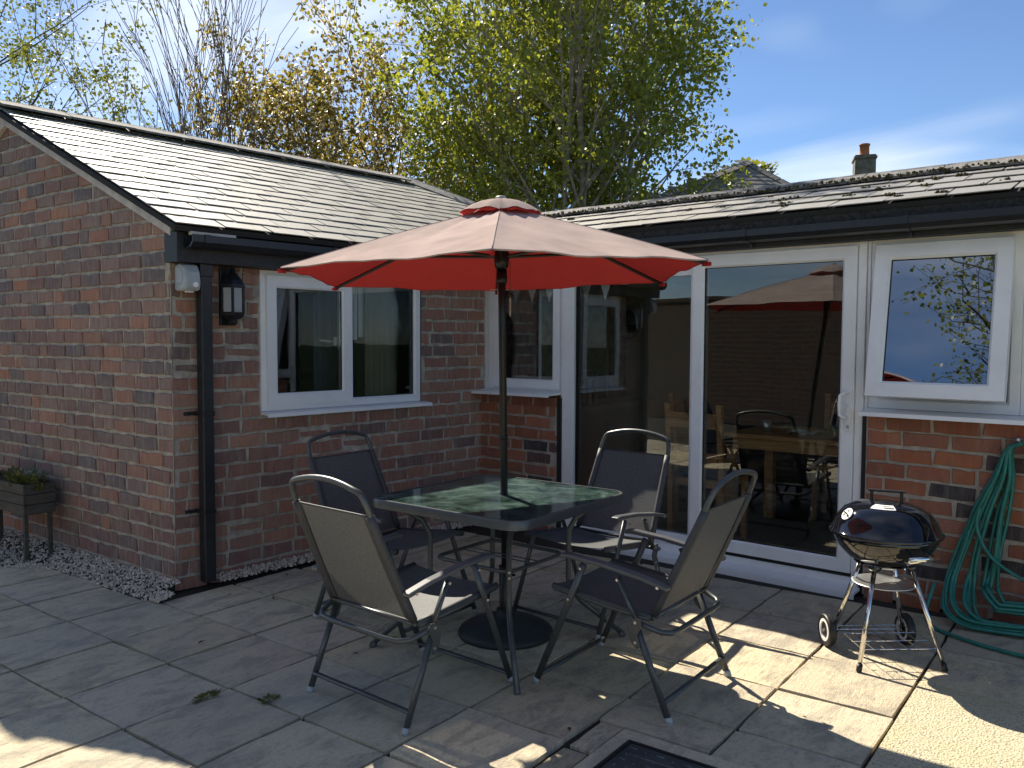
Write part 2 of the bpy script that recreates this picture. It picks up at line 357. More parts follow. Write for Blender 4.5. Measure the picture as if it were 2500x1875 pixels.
def cloth(name, c, trans, tc_, scale=260, var=0.15, rough=0.95):
    m = bpy.data.materials.new(name); m.use_nodes = True; t = m.node_tree; t.nodes.clear(); wv = worldvec(t)
    out = N(t, 'ShaderNodeOutputMaterial'); di = N(t, 'ShaderNodeBsdfDiffuse'); tl = N(t, 'ShaderNodeBsdfTranslucent'); a = N(t, 'ShaderNodeMixShader')
    n = noise(t, wv, 5, 5, 0.6); f = noise(t, wv, scale, 2)
    cc = mix(t, mix_f(t, n, 0.35, 0.7, 1), tuple(x*(1-var) for x in c), tuple(min(1, x*(1+var)) for x in c))
    L(t, cc, di.inputs[0]); tl.inputs[0].default_value = (*tc_, 1); a.inputs[0].default_value = trans
    bn = N(t, 'ShaderNodeBump'); bn.inputs['Strength'].default_value = 0.35; bn.inputs['Distance'].default_value = 0.003; L(t, f, bn.inputs['Height'])
    L(t, bn.outputs[0], di.inputs['Normal'])
    L(t, di.outputs[0], a.inputs[1]); L(t, tl.outputs[0], a.inputs[2]); L(t, a.outputs[0], out.inputs[0]); return m
M_FROST = cloth('frosted_pane', (0.62, 0.64, 0.64), 0.5, (0.75, 0.77, 0.77), 200, 0.05)
M_CANT = cloth('canopy_faded', (0.50, 0.405, 0.365), 0.22, (0.60, 0.42, 0.37), 300, 0.14)
M_CANU = cloth('canopy_red', (0.42, 0.055, 0.058), 0.50, (0.66, 0.10, 0.10), 300, 0.08)
def sling_mat():
    m = bpy.data.materials.new('sling_mesh'); m.use_nodes = True; t = m.node_tree; t.nodes.clear()
    out = N(t, 'ShaderNodeOutputMaterial'); wv = N(t, 'ShaderNodeTexCoord').outputs['Object']
    di = N(t, 'ShaderNodeBsdfPrincipled'); di.inputs['Roughness'].default_value = 0.6
    ck = noise(t, mapping(t, wv, (1, 0.5, 0.5)), 420, 2, 0.7)
    L(t, mix(t, mix_f(t, ck, 0.35, 0.65, 1), (0.035, 0.039, 0.043), (0.15, 0.156, 0.16)), di.inputs['Base Color'])
    tr = N(t, 'ShaderNodeBsdfTransparent'); tl = N(t, 'ShaderNodeBsdfTranslucent'); tl.inputs[0].default_value = (0.13, 0.13, 0.125, 1)
    a = N(t, 'ShaderNodeMixShader'); a.inputs[0].default_value = 0.10; L(t, di.outputs[0], a.inputs[1]); L(t, tl.outputs[0], a.inputs[2])
    b_ = N(t, 'ShaderNodeMixShader'); b_.inputs[0].default_value = 0.03; L(t, a.outputs[0], b_.inputs[1]); L(t, tr.outputs[0], b_.inputs[2])
    L(t, b_.outputs[0], out.inputs[0]); return m
M_SLING = sling_mat()
M_SLEEVE = plain('sling_sleeve', (0.05, 0.053, 0.058), 0.6, 0, 0.15, 60)

def leaf_mat(name, c1_, c2_, trans):
    m = bpy.data.materials.new(name); m.use_nodes = True; t = m.node_tree; t.nodes.clear()
    out = N(t, 'ShaderNodeOutputMaterial'); rnd = N(t, 'ShaderNodeNewGeometry').outputs['Random Per Island']
    c = mix(t, rnd, c1_, c2_); di = N(t, 'ShaderNodeBsdfPrincipled'); di.inputs['Roughness'].default_value = 0.45; L(t, c, di.inputs['Base Color'])
    tl = N(t, 'ShaderNodeBsdfTranslucent'); L(t, mix(t, 1.0, c, (1.75, 1.75, 0.75), 'MULTIPLY'), tl.inputs[0])
    a = N(t, 'ShaderNodeMixShader'); a.inputs[0].default_value = trans; L(t, di.outputs[0], a.inputs[1]); L(t, tl.outputs[0], a.inputs[2]); L(t, a.outputs[0], out.inputs[0]); return m
M_BIRCHL = leaf_mat('birch_leaf', (0.13, 0.155, 0.03), (0.27, 0.28, 0.055), 0.5)
M_BLOSL = leaf_mat('blossom_leaf', (0.13, 0.095, 0.03), (0.22, 0.19, 0.05), 0.4)
M_BLOSF = leaf_mat('blossom_petal', (0.50, 0.40, 0.38), (0.66, 0.55, 0.52), 0.35)
M_GREENL = leaf_mat('green_leaf', (0.08, 0.10, 0.022), (0.17, 0.17, 0.05), 0.45)
M_REDL = leaf_mat('copper_leaf', (0.16, 0.03, 0.03), (0.28, 0.05, 0.04), 0.4)
M_BARKB = plain('birch_bark', (0.33, 0.29, 0.23), 0.9, 0, 0.5, 6, 0.5, 0.01, sx=(1, 1, 2.5))
M_BARK = plain('bark', (0.075, 0.06, 0.045), 0.95, 0, 0.4, 12, 0.6, 0.01)
M_TWIG = plain('twig_grey', (0.17, 0.13, 0.10), 0.9, 0, 0.3, 12)

# ------------------------------------------------------------------ ground
kind(MB().add([(-150,-150,-.06),(150,-150,-.06),(150,150,-.06),(-150,150,-.06)], [(0,1,2,3)]).build('ground', M_GRASS), 'structure')
patio = kind(MB().box((-4.2, -6.0, -.055), (6.6, 2.9, -.018)).build('patio', M_JOINT), 'structure')
def paver_variant(k):
    rnd = random.Random(100+k); n = 5; vs = []; fs = []
    for j in range(n):
        for i in range(n):
            e = (i in (0, n-1)) or (j in (0, n-1))
            x = -.5+i/(n-1); y = -.5+j/(n-1)
            if e: x += rnd.uniform(-.008, .008); y += rnd.uniform(-.008, .008)
            vs.append((x, y, rnd.uniform(-.0022, .0022) - (.004 if e else 0)))
    fs = [(j*n+i, j*n+i+1, (j+1)*n+i+1, (j+1)*n+i) for j in range(n-1) for i in range(n-1)]
    ring = [i for i in range(n)]+[j*n+n-1 for j in range(1, n)]+[(n-1)*n+i for i in range(n-2, -1, -1)]+[j*n for j in range(n-2, 0, -1)]
    b = len(vs)
    for i in ring: vs.append((vs[i][0]*1.004, vs[i][1]*1.004, -.03))
    m = len(ring); fs += [(ring[(i+1) % m], ring[i], b+i, b+(i+1) % m) for i in range(m)]
    me = MB().add(vs, fs).mesh('paver')
    for p in me.polygons: p.use_smooth = False
    return me
PV = [paver_variant(k) for k in range(8)]
for p in PV: p.materials.append(M_PAVE)
PVG = [p.copy() for p in PV[:3]]
for p in PVG: p.materials.clear(); p.materials.append(M_PAVEG)
GX0, GY0, GP = .4985, -.171, .4565
def paver(x0, x1, y0, y1, grey=False, dz=0):
    g = .0075
    me = random.choice(PVG if grey else PV)
    o = link('paving_slab', me, patio, ((x0+x1)/2, (y0+y1)/2, random.uniform(-.003, .003)+dz),
             (random.uniform(-.004, .004), random.uniform(-.004, .004), random.uniform(-.006, .006)), (x1-x0-2*g, y1-y0-2*g, 1))
    return o
for j in range(-6, 5):
    for i in range(-9, 10):
        x0, x1 = GX0+GP*i, GX0+GP*(i+1); y0, y1 = GY0+GP*j, GY0+GP*(j+1)
        if j >= 0 and x1 < .2: continue                     # building / gravel
        if j >= 0 and i == -1: x0 = .13+.10*max(y0, 0)
        if i <= -5 and j == -1: continue                    # gravel bay in front of the planter
        if i <= -6 and j >= -2: continue
        if x0 < -3.2 or x1 > 6.2: continue
        ytop = 2.4512-.0631*(x0-2)-.065
        if j == 4: y1 = min(y1+.05, ytop-.01)
        if y0 > ytop-.1: continue
        if i == 5 and j in (0, -1) or (i == 6 and j == -1): continue     # manhole cell
        if i >= 7 and j <= 1: continue                      # concrete apron on the right
        paver(x0, x1, y0, y1, grey=(i, j) in ((7, 4), (8, 3), (6, 4), (8, 4)))
paver(GX0+5*GP, GX0+6*GP, .045, GY0+GP)                    # strip above manhole
paver(2.80, 2.905, -.195, .04); paver(2.79, 2.90, -.40, -.205, True); paver(2.78, 2.895, -.64, -.41)
paver(GX0+6*GP+.03, GX0+7*GP, -.34, .03-.06, True); paver(GX0+6*GP+.03, GX0+7*GP, GY0-GP, -.35)
apron = kind(MB().box((3.705, -6, -.05), (6.6, 1.16, .004)).build('concrete_apron', M_AGG), 'structure')
paver(3.70, 4.16, 1.17, 1.62); paver(4.16, 4.62, 1.17, 1.62)
# manhole: sandstone-coloured mortar haunch, black frame, ribbed steel cover
mh = thing('manhole_cover', 'grey steel manhole cover with raised ribs set in the paving at the bottom edge', 'manhole cover', (2.972, -.043, 0))
hb = MB(); hb.box((-.065, -.62, -.03), (-.008, .0, .003)); hb.box((-.065, 0.004, -.03), (.40, .075, .002)); hb.box((.345, -.62, -.03), (.40, .002, .0025))
hb.build('haunch', M_PAVE, mh, bevel=.003)
fr_ = MB(); fr_.box((-.006, -.6, -.03), (.006, .0, .005)); fr_.box((-.006, -.008, -.03), (.345, .0035, .0045)); fr_.box((.335, -.6, -.03), (.344, -.009, .005)); fr_.build('frame', M_MANF, mh)
MB().box((.009, -.6, -.03), (.332, -.011, .0)).build('cover_plate', M_MANH, mh)
for r_ in range(8):
    for c_ in range(6):
        x = .035+c_*.052; y = -.04-r_*.045; a = 0 if (r_+c_) % 2 else 1
        if a: q = MB().tube([(x-.016, y, 0), (x+.016, y, 0)], .0048, 6)
        else: q = MB().tube([(x, y-.012, 0), (x, y+.012, 0)], .0048, 6)
        q.build('rib', M_MANH, mh, smooth=True)
for y in (-.085, -.22, -.355):
    MB().tube([(.03, y, 0), (.31, y, 0)], .0055, 6).build('rib', M_MANH, mh, smooth=True)

# gravel
def gravel():
    rnd = random.Random(5); mb = MB(); base = MB()
    def hgt(x, y): return max(.0, .055*(1-min(1, abs(y)/.22)))+.004
    def stone(x, y, z):
        r = rnd.uniform(.006, .0125); q = Euler((rnd.uniform(0, 6), rnd.uniform(0, 6), rnd.uniform(0, 6))).to_matrix()
        s = (r, r*rnd.uniform(.6, .95), r*rnd.uniform(.45, .8))
        vs = [Vector((x, y, z)) + q @ Vector((a*s[0], b*s[1], c_*s[2])) for a, b, c_ in ((1,0,0),(-1,0,0),(0,1,0),(0,-1,0),(0,0,1),(0,0,-1))]
        mb.add(vs, [(0,2,4),(2,1,4),(1,3,4),(3,0,4),(2,0,5),(1,2,5),(3,1,5),(0,3,5)])
    for _ in range(4800):                                       # strip in front of the gable
        x = rnd.uniform(-2.9, .16); lim = -.20 if x > -1.0 else (-.21-.28*min(1, (-1.0-x)/.5))
        if x > .06: y = rnd.uniform(lim, -.10)
        else: y = rnd.uniform(lim-.012, 0)
        stone(x, y, hgt(x, y)+rnd.uniform(-.004, .006))
    for _ in range(2100):                                       # thin strip along the window wall
        t = rnd.uniform(.24, 2.35); o = rnd.uniform(.005, .088)
        x = o*.9949+t*.1004; y = -o*.1004+t*.9949
        stone(x, y, .014+.03*(1-o/.1)+rnd.uniform(-.004, .005))
    return mb
def gravel_mat():
    m, t, b = new_mat('gravel'); b.inputs['Roughness'].default_value = 0.9
    rnd = N(t, 'ShaderNodeNewGeometry').outputs['Random Per Island']
    L(t, ramp(t, rnd, [(0, (0.36, 0.29, 0.22)), (0.3, (0.58, 0.50, 0.40)), (0.55, (0.72, 0.65, 0.55)), (0.8, (0.48, 0.39, 0.30)), (1, (0.80, 0.75, 0.68))]), b.inputs['Base Color']); return m
gv = gravel().build('gravel_strip', gravel_mat(), fix=False); kind(gv, 'stuff'); tag(gv, 'pale pea gravel filling the strip along the foot of the brick outbuilding', 'gravel')
gb = MB(); gb.prism([(-.22, -.05), (0, -.05), (0, .05), (-.10, .035), (-.21, -.002)], 0, -2.9, .0)
gb.box((-2.9, -.48, -.05), (-1.22, -.2, -.004)); gb.build('gravel_bed', M_JOINT); kind(bpy.data.objects['gravel_bed'], 'structure')

# ------------------------------------------------------------------ brick walls
COURSE, BL, BJ = .0893, .237, .019
def outline_mesh(name, poly, mat, inset=.004, depth=.022):
    n = len(poly); cx = sum(p[0] for p in poly)/n; cz = sum(p[1] for p in poly)/n; vs = []
    for (x, z) in poly:
        dx_, dz_ = x-cx, z-cz; l = math.hypot(dx_, dz_) or 1
        vs.append((x-dx_/l*inset, 0, z-dz_/l*inset))
    for (x, z) in poly: vs.append((x, inset*.9, z))
    for (x, z) in poly: vs.append((x, depth, z))
    fs = [tuple(range(n))]
    for k in range(2): fs += [(k*n+(i+1) % n, k*n+i, (k+1)*n+i, (k+1)*n+(i+1) % n) for i in range(n)]
    mb = MB().add(vs, fs); me = mb.mesh(name, fix=True)
    if mat: me.materials.append(mat)
    return me, mb
def brick_poly(rnd, w_, h_):
    j = .0065; a, b = w_/2, h_/2
    pts = [(-a, -b), (-a*.35, -b), (a*.35, -b), (a, -b), (a, b), (a*.3, b), (-a*.3, b), (-a, b)]
    return [(x+rnd.uniform(-j, j), z+rnd.uniform(-j, j)*.8) for x, z in pts]
VAR = {}
def brick_variant(key, mat, w_, h_, k):
    kk = (key, round(w_/.02), k)
    if kk not in VAR:
        VAR[kk] = outline_mesh('brick', brick_poly(random.Random(hash(kk) % 9999), round(w_/.02)*.02, h_), mat)[0]
    return VAR[kk]
def lay_bricks(u0, u1, z0, z1, top=None, holes=(), seed=1, course=COURSE, bl=BL, bj=BJ):
    """returns list of (uc, zc, w, h) or polygon bricks"""
    rnd = random.Random(seed); out = []; k = 0; z = z0
    while z < z1-.03:
        h = min(course-bj, z1-z-.004); u = u0 - (bl/2 if k % 2 else 0) - rnd.uniform(0, .05); za, zb = z, z+h
        while u < u1:
            w_ = bl-bj+rnd.uniform(-.012, .012)
            if rnd.random() < .10: w_ = .105
            segs = [(max(u, u0), min(u+w_, u1))]
            for (ha, hb_, hz0, hz1) in holes:
                if zb > hz0+.012 and za < hz1-.012:
                    ns = []
                    for (a, b) in segs:
                        if b <= ha or a >= hb_: ns.append((a, b))
                        else:
                            if ha-a > .035: ns.append((a, ha))
                            if b-hb_ > .035: ns.append((hb_, b))
                    segs = ns
            for (a, b) in segs:
                if b-a < .035: continue
                poly = None
                if top:
                    ta, tb = top(a), top(b)
                    if za > max(ta, tb)-.012: continue
                    if zb > min(ta, tb):
                        pts = [(a, za), (b, za), (b, zb), (a, zb)]; cl = []
                        for i in range(4):
                            p, q = pts[i], pts[(i+1) % 4]; dp = top(p[0])-p[1]; dq = top(q[0])-q[1]
                            if dp >= 0: cl.append(p)
                            if dp*dq < 0:
                                s = dp/(dp-dq); cl.append((p[0]+(q[0]-p[0])*s, p[1]+(q[1]-p[1])*s))
                        if len(cl) < 3: continue
                        poly = cl
                out.append(((a+b)/2, (za+zb)/2, b-a, h, poly))
            u += w_+bj
        z += course*(1+rnd.uniform(-.012, .012)); k += 1
    return out
def put_bricks(wall, lst, mat, key, limit_world=None, name='brick', rnd=random.Random(3)):
    objs = []
    for (u, z, w_, h, poly) in lst:
        if poly:
            cx = sum(p[0] for p in poly)/len(poly); cz = sum(p[1] for p in poly)/len(poly)
            me, _ = outline_mesh('brick', [(p[0]-cx, p[1]-cz) for p in poly], mat); loc = (cx, 0, cz); sc = (1, 1, 1)
        else:
            me = brick_variant(key, mat, w_, h, rnd.randrange(3)); q = round(w_/.02)*.02; loc = (u, 0, z); sc = (w_/q, 1, 1)
        o = link(name, me, wall, (loc[0], rnd.uniform(-.003, .004), loc[2]), (rnd.uniform(-.012, .012), rnd.uniform(-.010, .010), rnd.uniform(-.012, .012)), sc)
        objs.append(o)
    return objs
def join_bricks(wall, lst, mat, name='brickwork'):
    mb = MB(); rnd = random.Random(9)
    for (u, z, w_, h, poly) in lst:
        p = poly if poly else [(u+x, z+y) for x, y in brick_poly(rnd, w_, h)]
        _, q = outline_mesh('tmp', p, None); dy_ = rnd.uniform(-.003, .004)
        mb.add([(v[0], v[1]+dy_, v[2]) for v in q.v], q.f)
    o = mb.build(name, mat, wall); kind(o, 'stuff'); return o
def core(u0, u1, z0, z1, holes=(), thick=.10, front=.009):
    mb = MB(); us = sorted({u0, u1, *[h[0] for h in holes], *[h[1] for h in holes]})
    for a, b in zip(us[:-1], us[1:]):
        zs = [(z0, z1)]
        for h in holes:
            if a >= h[0]-1e-6 and b <= h[1]+1e-6:
                ns = []
                for p, q in zs:
                    if h[2] > p: ns.append((p, min(q, h[2])))
                    if h[3] < q: ns.append((max(p, h[3]), q))
                zs = ns
        for p, q in zs:
            if q-p > 1e-4: mb.box((a, front, p), (b, front+thick, q))
    return mb

BB, AA = math.atan(.1009), math.atan(.0631)
RZ_R = math.pi/2-BB; RZ_D = -AA
RNv = Vector((math.cos(BB), -math.sin(BB), 0)); RTv = Vector((math.sin(BB), math.cos(BB), 0))
def RW(t, o, z): return RTv*t+RNv*o+Vector((0, 0, z))
DO = Vector((2, 2.4512, 0)); DE = Vector((math.cos(AA), -math.sin(AA), 0)); DI = Vector((math.sin(AA), math.cos(AA), 0))
def DW(s, d, z): return DO+DE*s+DI*d+Vector((0, 0, z))

# ---- outbuilding on the left
EZ, SLP, RO = 2.065, .45, -1.93              # eave height at overhang .2, slope, ridge offset
outb = thing('brick_outbuilding', 'single-storey old brick outbuilding with pale slate roof and white window on the left', 'building', (0, 0, 0))
def gtop(u): return EZ+SLP*(.2-u)-.035 if u > -1.95 else EZ+SLP*(.2+1.95)-.035+SLP*(u+1.95)
gw = MB(); gp = [(-4.0, 0), (.0, 0), (.0, gtop(0)), (-1.95, gtop(-1.95)), (-4.0, gtop(-4.0))]
gw.prism([(x, z) for x, z in gp], 1, .009, .11); gable = gw.build('gable_wall', M_MORT, outb)
W1 = (.569, 1.872, .985, 1.868)
GB = lay_bricks(-2.62, -.006, -.01, 3.2, gtop, seed=21)
RB = lay_bricks(.006, 2.55, -.01, 1.90, holes=[(W1[0]-.012, W1[1]+.012, W1[2]-.02, W1[3]+.008)], seed=34)
retw = core(0.009, 4.2, 0, 1.98, holes=[W1], thick=.10).build('window_wall', M_MORT, outb, rot=(0, 0, RZ_R))
def cscore(p):
    d = p-CAM; return d.dot(fw)
allb = [('g', b, cscore(Vector((b[0], 0, b[1])))) for b in GB]+[('r', b, cscore(RW(b[0], 0, b[1]))) for b in RB]
allb.sort(key=lambda q: q[2] + (0 if q[0] == 'r' else -.1*q[1][0]) + (10 if q[1][2] < .07 else 0))
near, far = allb[:296], allb[296:]
put_bricks(gable, [b for k, b, _ in near if k == 'g'], M_GAB, 'g'); put_bricks(retw, [b for k, b, _ in near if k == 'r'], M_RET, 'r')
fg = [b for k, b, _ in far if k == 'g']; fr2 = [b for k, b, _ in far if k == 'r']
if fg: join_bricks(gable, fg, M_GABI)
if fr2: join_bricks(retw, fr2, M_RETI)
MB().box((-.004, .004, 0), (.0, .012, 1.9)).build('corner_fillet', M_MORT, outb)
# back walls so that the building is closed
bw = MB(); bw.box((-4.1, .009, 0), (-4.0, 4.4, 2.0)); bw.box((-4.0, 4.3, 0), (.5, 4.4, 2.0)); bw.build('rear_wall', M_MORT, outb)
# verge board, eave box, gutter
vb = MB(); vx = [-2.6, .12]
vb.prism([(.06, EZ+SLP*.14-.11), (.06, EZ+SLP*.14-.028), (-1.95, gtop(-1.95)+.012), (-1.95, gtop(-1.95)-.085)], 1, -.028, .0)
vb.prism([(-1.951, gtop(-1.95)-.085), (-1.951, gtop(-1.95)+.012), (-4.1, gtop(-4.1)+.012), (-4.1, gtop(-4.1)-.085)], 1, -.028, .0)
vb.build('verge_board', M_BARGE, outb)
eb = MB(); eb.box((-.02, -.135, 1.872), (2.9, .012, 2.035)); eb.build('eave_fascia', M_FASC, outb, rot=(0, 0, RZ_R))
gpts = []
def gutter_profile(w_, h): return [(-w_, h), (-w_, h*.45), (-w_*.82, h*.12), (-w_*.5, 0), (-w_*.2, .0), (0, h*.12), (0, h), (-.006, h), (-.006, h*.2), (-w_*.5, .010), (-w_+.008, h*.5), (-w_+.008, h)]
MB().prism([(-.138+y, 1.945+z) for y, z in gutter_profile(.10, .072)], 0, .02, 2.8).build('gutter', M_BLACK, outb, rot=(0, 0, RZ_R))
for t_ in (.09, .95, 1.8):
    MB().prism([(-.138+y*1.06+.001, 1.941+z*1.06) for y, z in gutter_profile(.10, .074)], 0, t_, t_+.035).build('gutter_bracket', M_BLACK, outb, rot=(0, 0, RZ_R))
MB().box((.03, -.2, 2.018), (.30, -.17, 2.036)).build('eave_batten', M_BARGE, outb, rot=(0, 0, RZ_R))
dp = MB(); dp.box((.137, -.098, .03), (.205, -.030, 1.955)); dpo = dp.build('downpipe', M_PIPE, outb, rot=(0, 0, RZ_R), bevel=.006)
for z_ in (.43, 1.0):
    q = MB(); q.box((.133, -.102, z_), (.209, -.004, z_+.026)); q.box((.065, -.012, z_+.003), (.14, -.004, z_+.024)); q.build('pipe_clip', M_BLACK, dpo, bevel=.003)
    MB().lathe([(0, -.004), (.006, -.004), (.006, 0)], (.078, -.014, z_+.013), 8, Matrix.Rotation(R(90), 3, 'X')).build('screw', M_STEEL, dpo)
MB().box((.131, -.104, 1.80), (.211, -.026, 1.872)).build('pipe_collar', M_PIPE, dpo, bevel=.004)

# slates
def slate_variant(k, w_, l, th=.005, lift=.0115):
    rnd = random.Random(500+k); a = w_/2
    j = lambda s=.006: rnd.uniform(-s, s)
    bot = [(-a+j(.003), j()), (-a*.35, j()), (a*.3, j()), (a+j(.003), j())]; tp = [(a, l), (-a, l)]
    pts = bot+tp; z = lambda y: lift*(1-y/l)
    vs = [(x, y, z(y)+th+rnd.uniform(-.001, .001)) for x, y in pts]+[(x, y, z(y)) for x, y in pts]
    n = len(pts); fs = [tuple(range(n)), tuple(range(n, 2*n))[::-1]]+[(i, n+i, n+(i+1) % n, (i+1) % n) for i in range(n)]
    return MB().add(vs, fs).mesh('slate')
SV_ = [slate_variant(k, .290, .25) for k in range(7)]
for s_ in SV_: s_.materials.append(M_SLATE)
SV2 = [slate_variant(20+k, .290, .25) for k in range(5)]
for s_ in SV2: s_.materials.append(M_SLATE2)
ang = math.atan(SLP)
def roof_matrix(origin, rz, ang):        # local x along eave, local y up-slope, local z normal
    return Matrix.Translation(origin) @ Matrix.Rotation(rz, 4, 'Z') @ Matrix.Rotation(ang, 4, 'X')
rm = roof_matrix(RW(0, .205, EZ), RZ_R, ang)
SLEN = (.205-RO)/math.cos(ang)
hip0, hip1 = 3.46, 4.35
dk = MB(); dk.add([(-.06, 0, -.004), (hip1, 0, -.004), (hip1, .9, -.004), (hip0, SLEN, -.004), (-.30, SLEN, -.004), (-.06, .0, -.035), (hip1, 0, -.035), (hip1, .9, -.035), (hip0, SLEN, -.035), (-.30, SLEN, -.035)],
                  [(0,1,2,3,4), (9,8,7,6,5), (0,5,6,1), (1,6,7,2), (2,7,8,3), (3,8,9,4), (4,9,5,0)])
roof = dk.build('roof', M_UNDER, outb); roof.matrix_local = rm
rr = random.Random(77); row = 0; y = -.012; EXPO = .150
while y < SLEN-.10:
    xl = -.075-.235*max(0, y)/SLEN*.9; x = xl+(.148 if row % 2 else 0)
    if row % 2: link('slate', slate_half, roof, (xl+.074, y, 0), (0, 0, 0)) if 'slate_half' in globals() else None
    xr = hip1 if y < .9 else hip1-(hip1-hip0)*(y-.9)/(SLEN-.9)
    while x < xr-.1:
        link('slate', rr.choice(SV_), roof, (x+.149, y+rr.uniform(-.006, .006), rr.uniform(0, .002)), (rr.uniform(-.006, .006), rr.uniform(-.006, .006), rr.uniform(-.007, .007)))
        x += .300
    y += EXPO; row += 1
half = slate_variant(60, .146, .25); half.materials.append(M_SLATE)
for k in range(1, row, 2):
    yy = -.012+k*EXPO; xl = -.075-.235*max(0, yy)/SLEN*.9
    link('slate', half, roof, (xl+.074, yy, 0))
# far slope, plain deck
bk = MB(); a0, a1 = RW(-.30, RO, EZ+SLP*(.205-RO)), RW(hip0, RO, EZ+SLP*(.205-RO))
bk.add([a0, a1, a1+Vector((-2.2, .2, -1.0)), a0+Vector((-2.2, .2, -1.0))], [(0, 1, 2, 3)]); bk.build('rear_slope', M_SLATE3, outb)
hipb = MB(); e1 = RW(hip1, -.6, 2.42); hipb.add([a1, a1+Vector((-2.2, .9, -1.0)), e1+Vector((0, .4, -.5)), e1], [(0, 1, 2, 3)]); hipb.build('hip_slope', M_SLATE3, outb)
def ridge_tile_mesh(l, w_=.14, rise=.085, th=.014):
    mb = MB(); prof = [(-w_, -rise*.62), (-w_*.12, -.004), (0, .006), (w_*.12, -.004), (w_, -rise*.62), (w_-.006, -rise*.62-th), (0, -th), (-w_+.006, -rise*.62-th)]
    mb.prism(prof, 0, -l/2, l/2); return mb.mesh('ridge_tile')
RTM = ridge_tile_mesh(.448); RTM.materials.append(M_RIDGE)
for k in range(8):
    p = RW(-.28+.225+k*.455, RO+.0, EZ+SLP*(.205-RO)+.052)
    link('ridge_tile', RTM, outb, p, (rr.uniform(-.01, .01), rr.uniform(-.008, .008), RZ_R+rr.uniform(-.006, .006)))
hd = (e1-a1); hl = hd.length
for k in range(4):
    p = a1+hd*((k+.5)*.45/hl)+Vector((0, 0, .05)); q = hd.to_track_quat('X', 'Z').to_euler()
    link('ridge_tile', RTM, outb, p, q)
def moss_line(parent, pts, n, seed, r0=.012, r1=.03, name='moss'):
    mb = MB(); rnd = random.Random(seed)
    for _ in range(n):
        k = rnd.uniform(0, len(pts)-1.001); i = int(k); p = Vector(pts[i]).lerp(Vector(pts[i+1]), k-i)+Vector((rnd.uniform(-.02, .02), rnd.uniform(-.02, .02), rnd.uniform(-.012, .008)))
        r = rnd.uniform(r0, r1); q = Euler((rnd.uniform(0, 6), rnd.uniform(0, 6), rnd.uniform(0, 6))).to_matrix()
        vs = [p+q @ Vector((a*r, b*r, c_*r*.7)) for a, b, c_ in ((1,0,0),(-1,0,0),(0,1,0),(0,-1,0),(0,0,1),(0,0,-1))]
        mb.add(vs, [(0,2,4),(2,1,4),(1,3,4),(3,0,4),(2,0,5),(1,2,5),(3,1,5),(0,3,5)])
    o = mb.build(name, M_MOSS, parent, fix=False); kind(o, 'stuff'); return o
mzr = EZ+SLP*(.205-RO)
moss_line(outb, [RW(-.2+i*.2, RO+.135+.0, mzr-.045) for i in range(19)], 1200, 4, .006, .014, 'moss_bedding')

# ------------------------------------------------------------------ windows
def frame_rect(mb, u0, u1, z0, z1, w_, d0, d1):
    """mitred-looking rectangular frame in the wall plane (x=u, z), y from d0 (front) to d1"""
    o = [(u0, z0), (u1, z0), (u1, z1), (u0, z1)]; i = [(u0+w_, z0+w_), (u1-w_, z0+w_), (u1-w_, z1-w_), (u0+w_, z1-w_)]
    c = min(.012, w_*.25); i2 = [(u0+w_-c, z0+w_-c), (u1-w_+c, z0+w_-c), (u1-w_+c, z1-w_+c), (u0+w_-c, z1-w_+c)]
    vs = [(x, d0, z) for x, z in o]+[(x, d0, z) for x, z in i2]+[(x, d0+.012, z) for x, z in i]+[(x, d1, z) for x, z in i]+[(x, d1, z) for x, z in o]
    fs = []
    for a in range(4):
        k = (a+1) % 4
        for l in range(4): fs.append((l*4+a, l*4+k, (l+1)*4+k, (l+1)*4+a))
        fs.append((16+a, 16+k, k, a))
    mb.add(vs, fs); return mb
def sill(mb, u0, u1, z, front, back, th=.022):
    mb.prism([(back, z), (front, z-.012), (front-.002, z-.012-th), (front+.012, z-.012-th), (front+.014, z-.024), (back, z-.020)], 0, u0, u1); return mb
win1 = link('window', None, outb, (0, 0, 0), (0, 0, RZ_R)); win1.empty_display_size = .1
u0, u1, z0, z1 = W1; um = 1.215
frame_rect(MB(), u0, u1, z0+.012, z1, .052, -.004, .06).build('frame', M_WHITE, win1)
MB().box((um-.006, -.0015, z0+.064), (um+.055, .0585, z1-.052)).build('mullion', M_WHITE, win1, bevel=.004)
sa = frame_rect(MB(), u0+.032, um+.028, z0+.045, z1-.03, .078, -.028, .02)
sash = sa.build('opening_sash', M_WHITE, win1)
MB().box((u0+.112, -.008, z0+.125), (um-.052, -.002, z1-.11)).build('pane', M_GLASS, sash)
gk = MB(); frame_rect(gk, u0+.106, um-.046, z0+.119, z1-.104, .006, -.0175, -.0095); gk.build('gasket', M_GASK, sash)
MB().box((um+.056, .022, z0+.065), (u1-.053, .028, z1-.053)).build('pane', M_GLASS, win1)
frame_rect(MB(), um+.054, u1-.051, z0+.063, z1-.05, .006, .017, .0215).build('gasket', M_GASK, win1)
hm = MB(); hm.box((um-.075, .03, 1.40), (um-.055, .045, 1.46)); hm.tube([(um-.065, .045, 1.43), (um-.065, .062, 1.43), (um-.165, .066, 1.437)], .007, 6); hm.build('window_handle', M_WHITE, sash)
sill(MB(), u0+.005, u1+.055, z0+.012, -.075, .03).build('sill', M_WHITE, win1)
MB().box((u1+.001, -.001, z0), (u1+.013, .02, z1-.002)).build('sealant_gap', M_FOAM, win1)
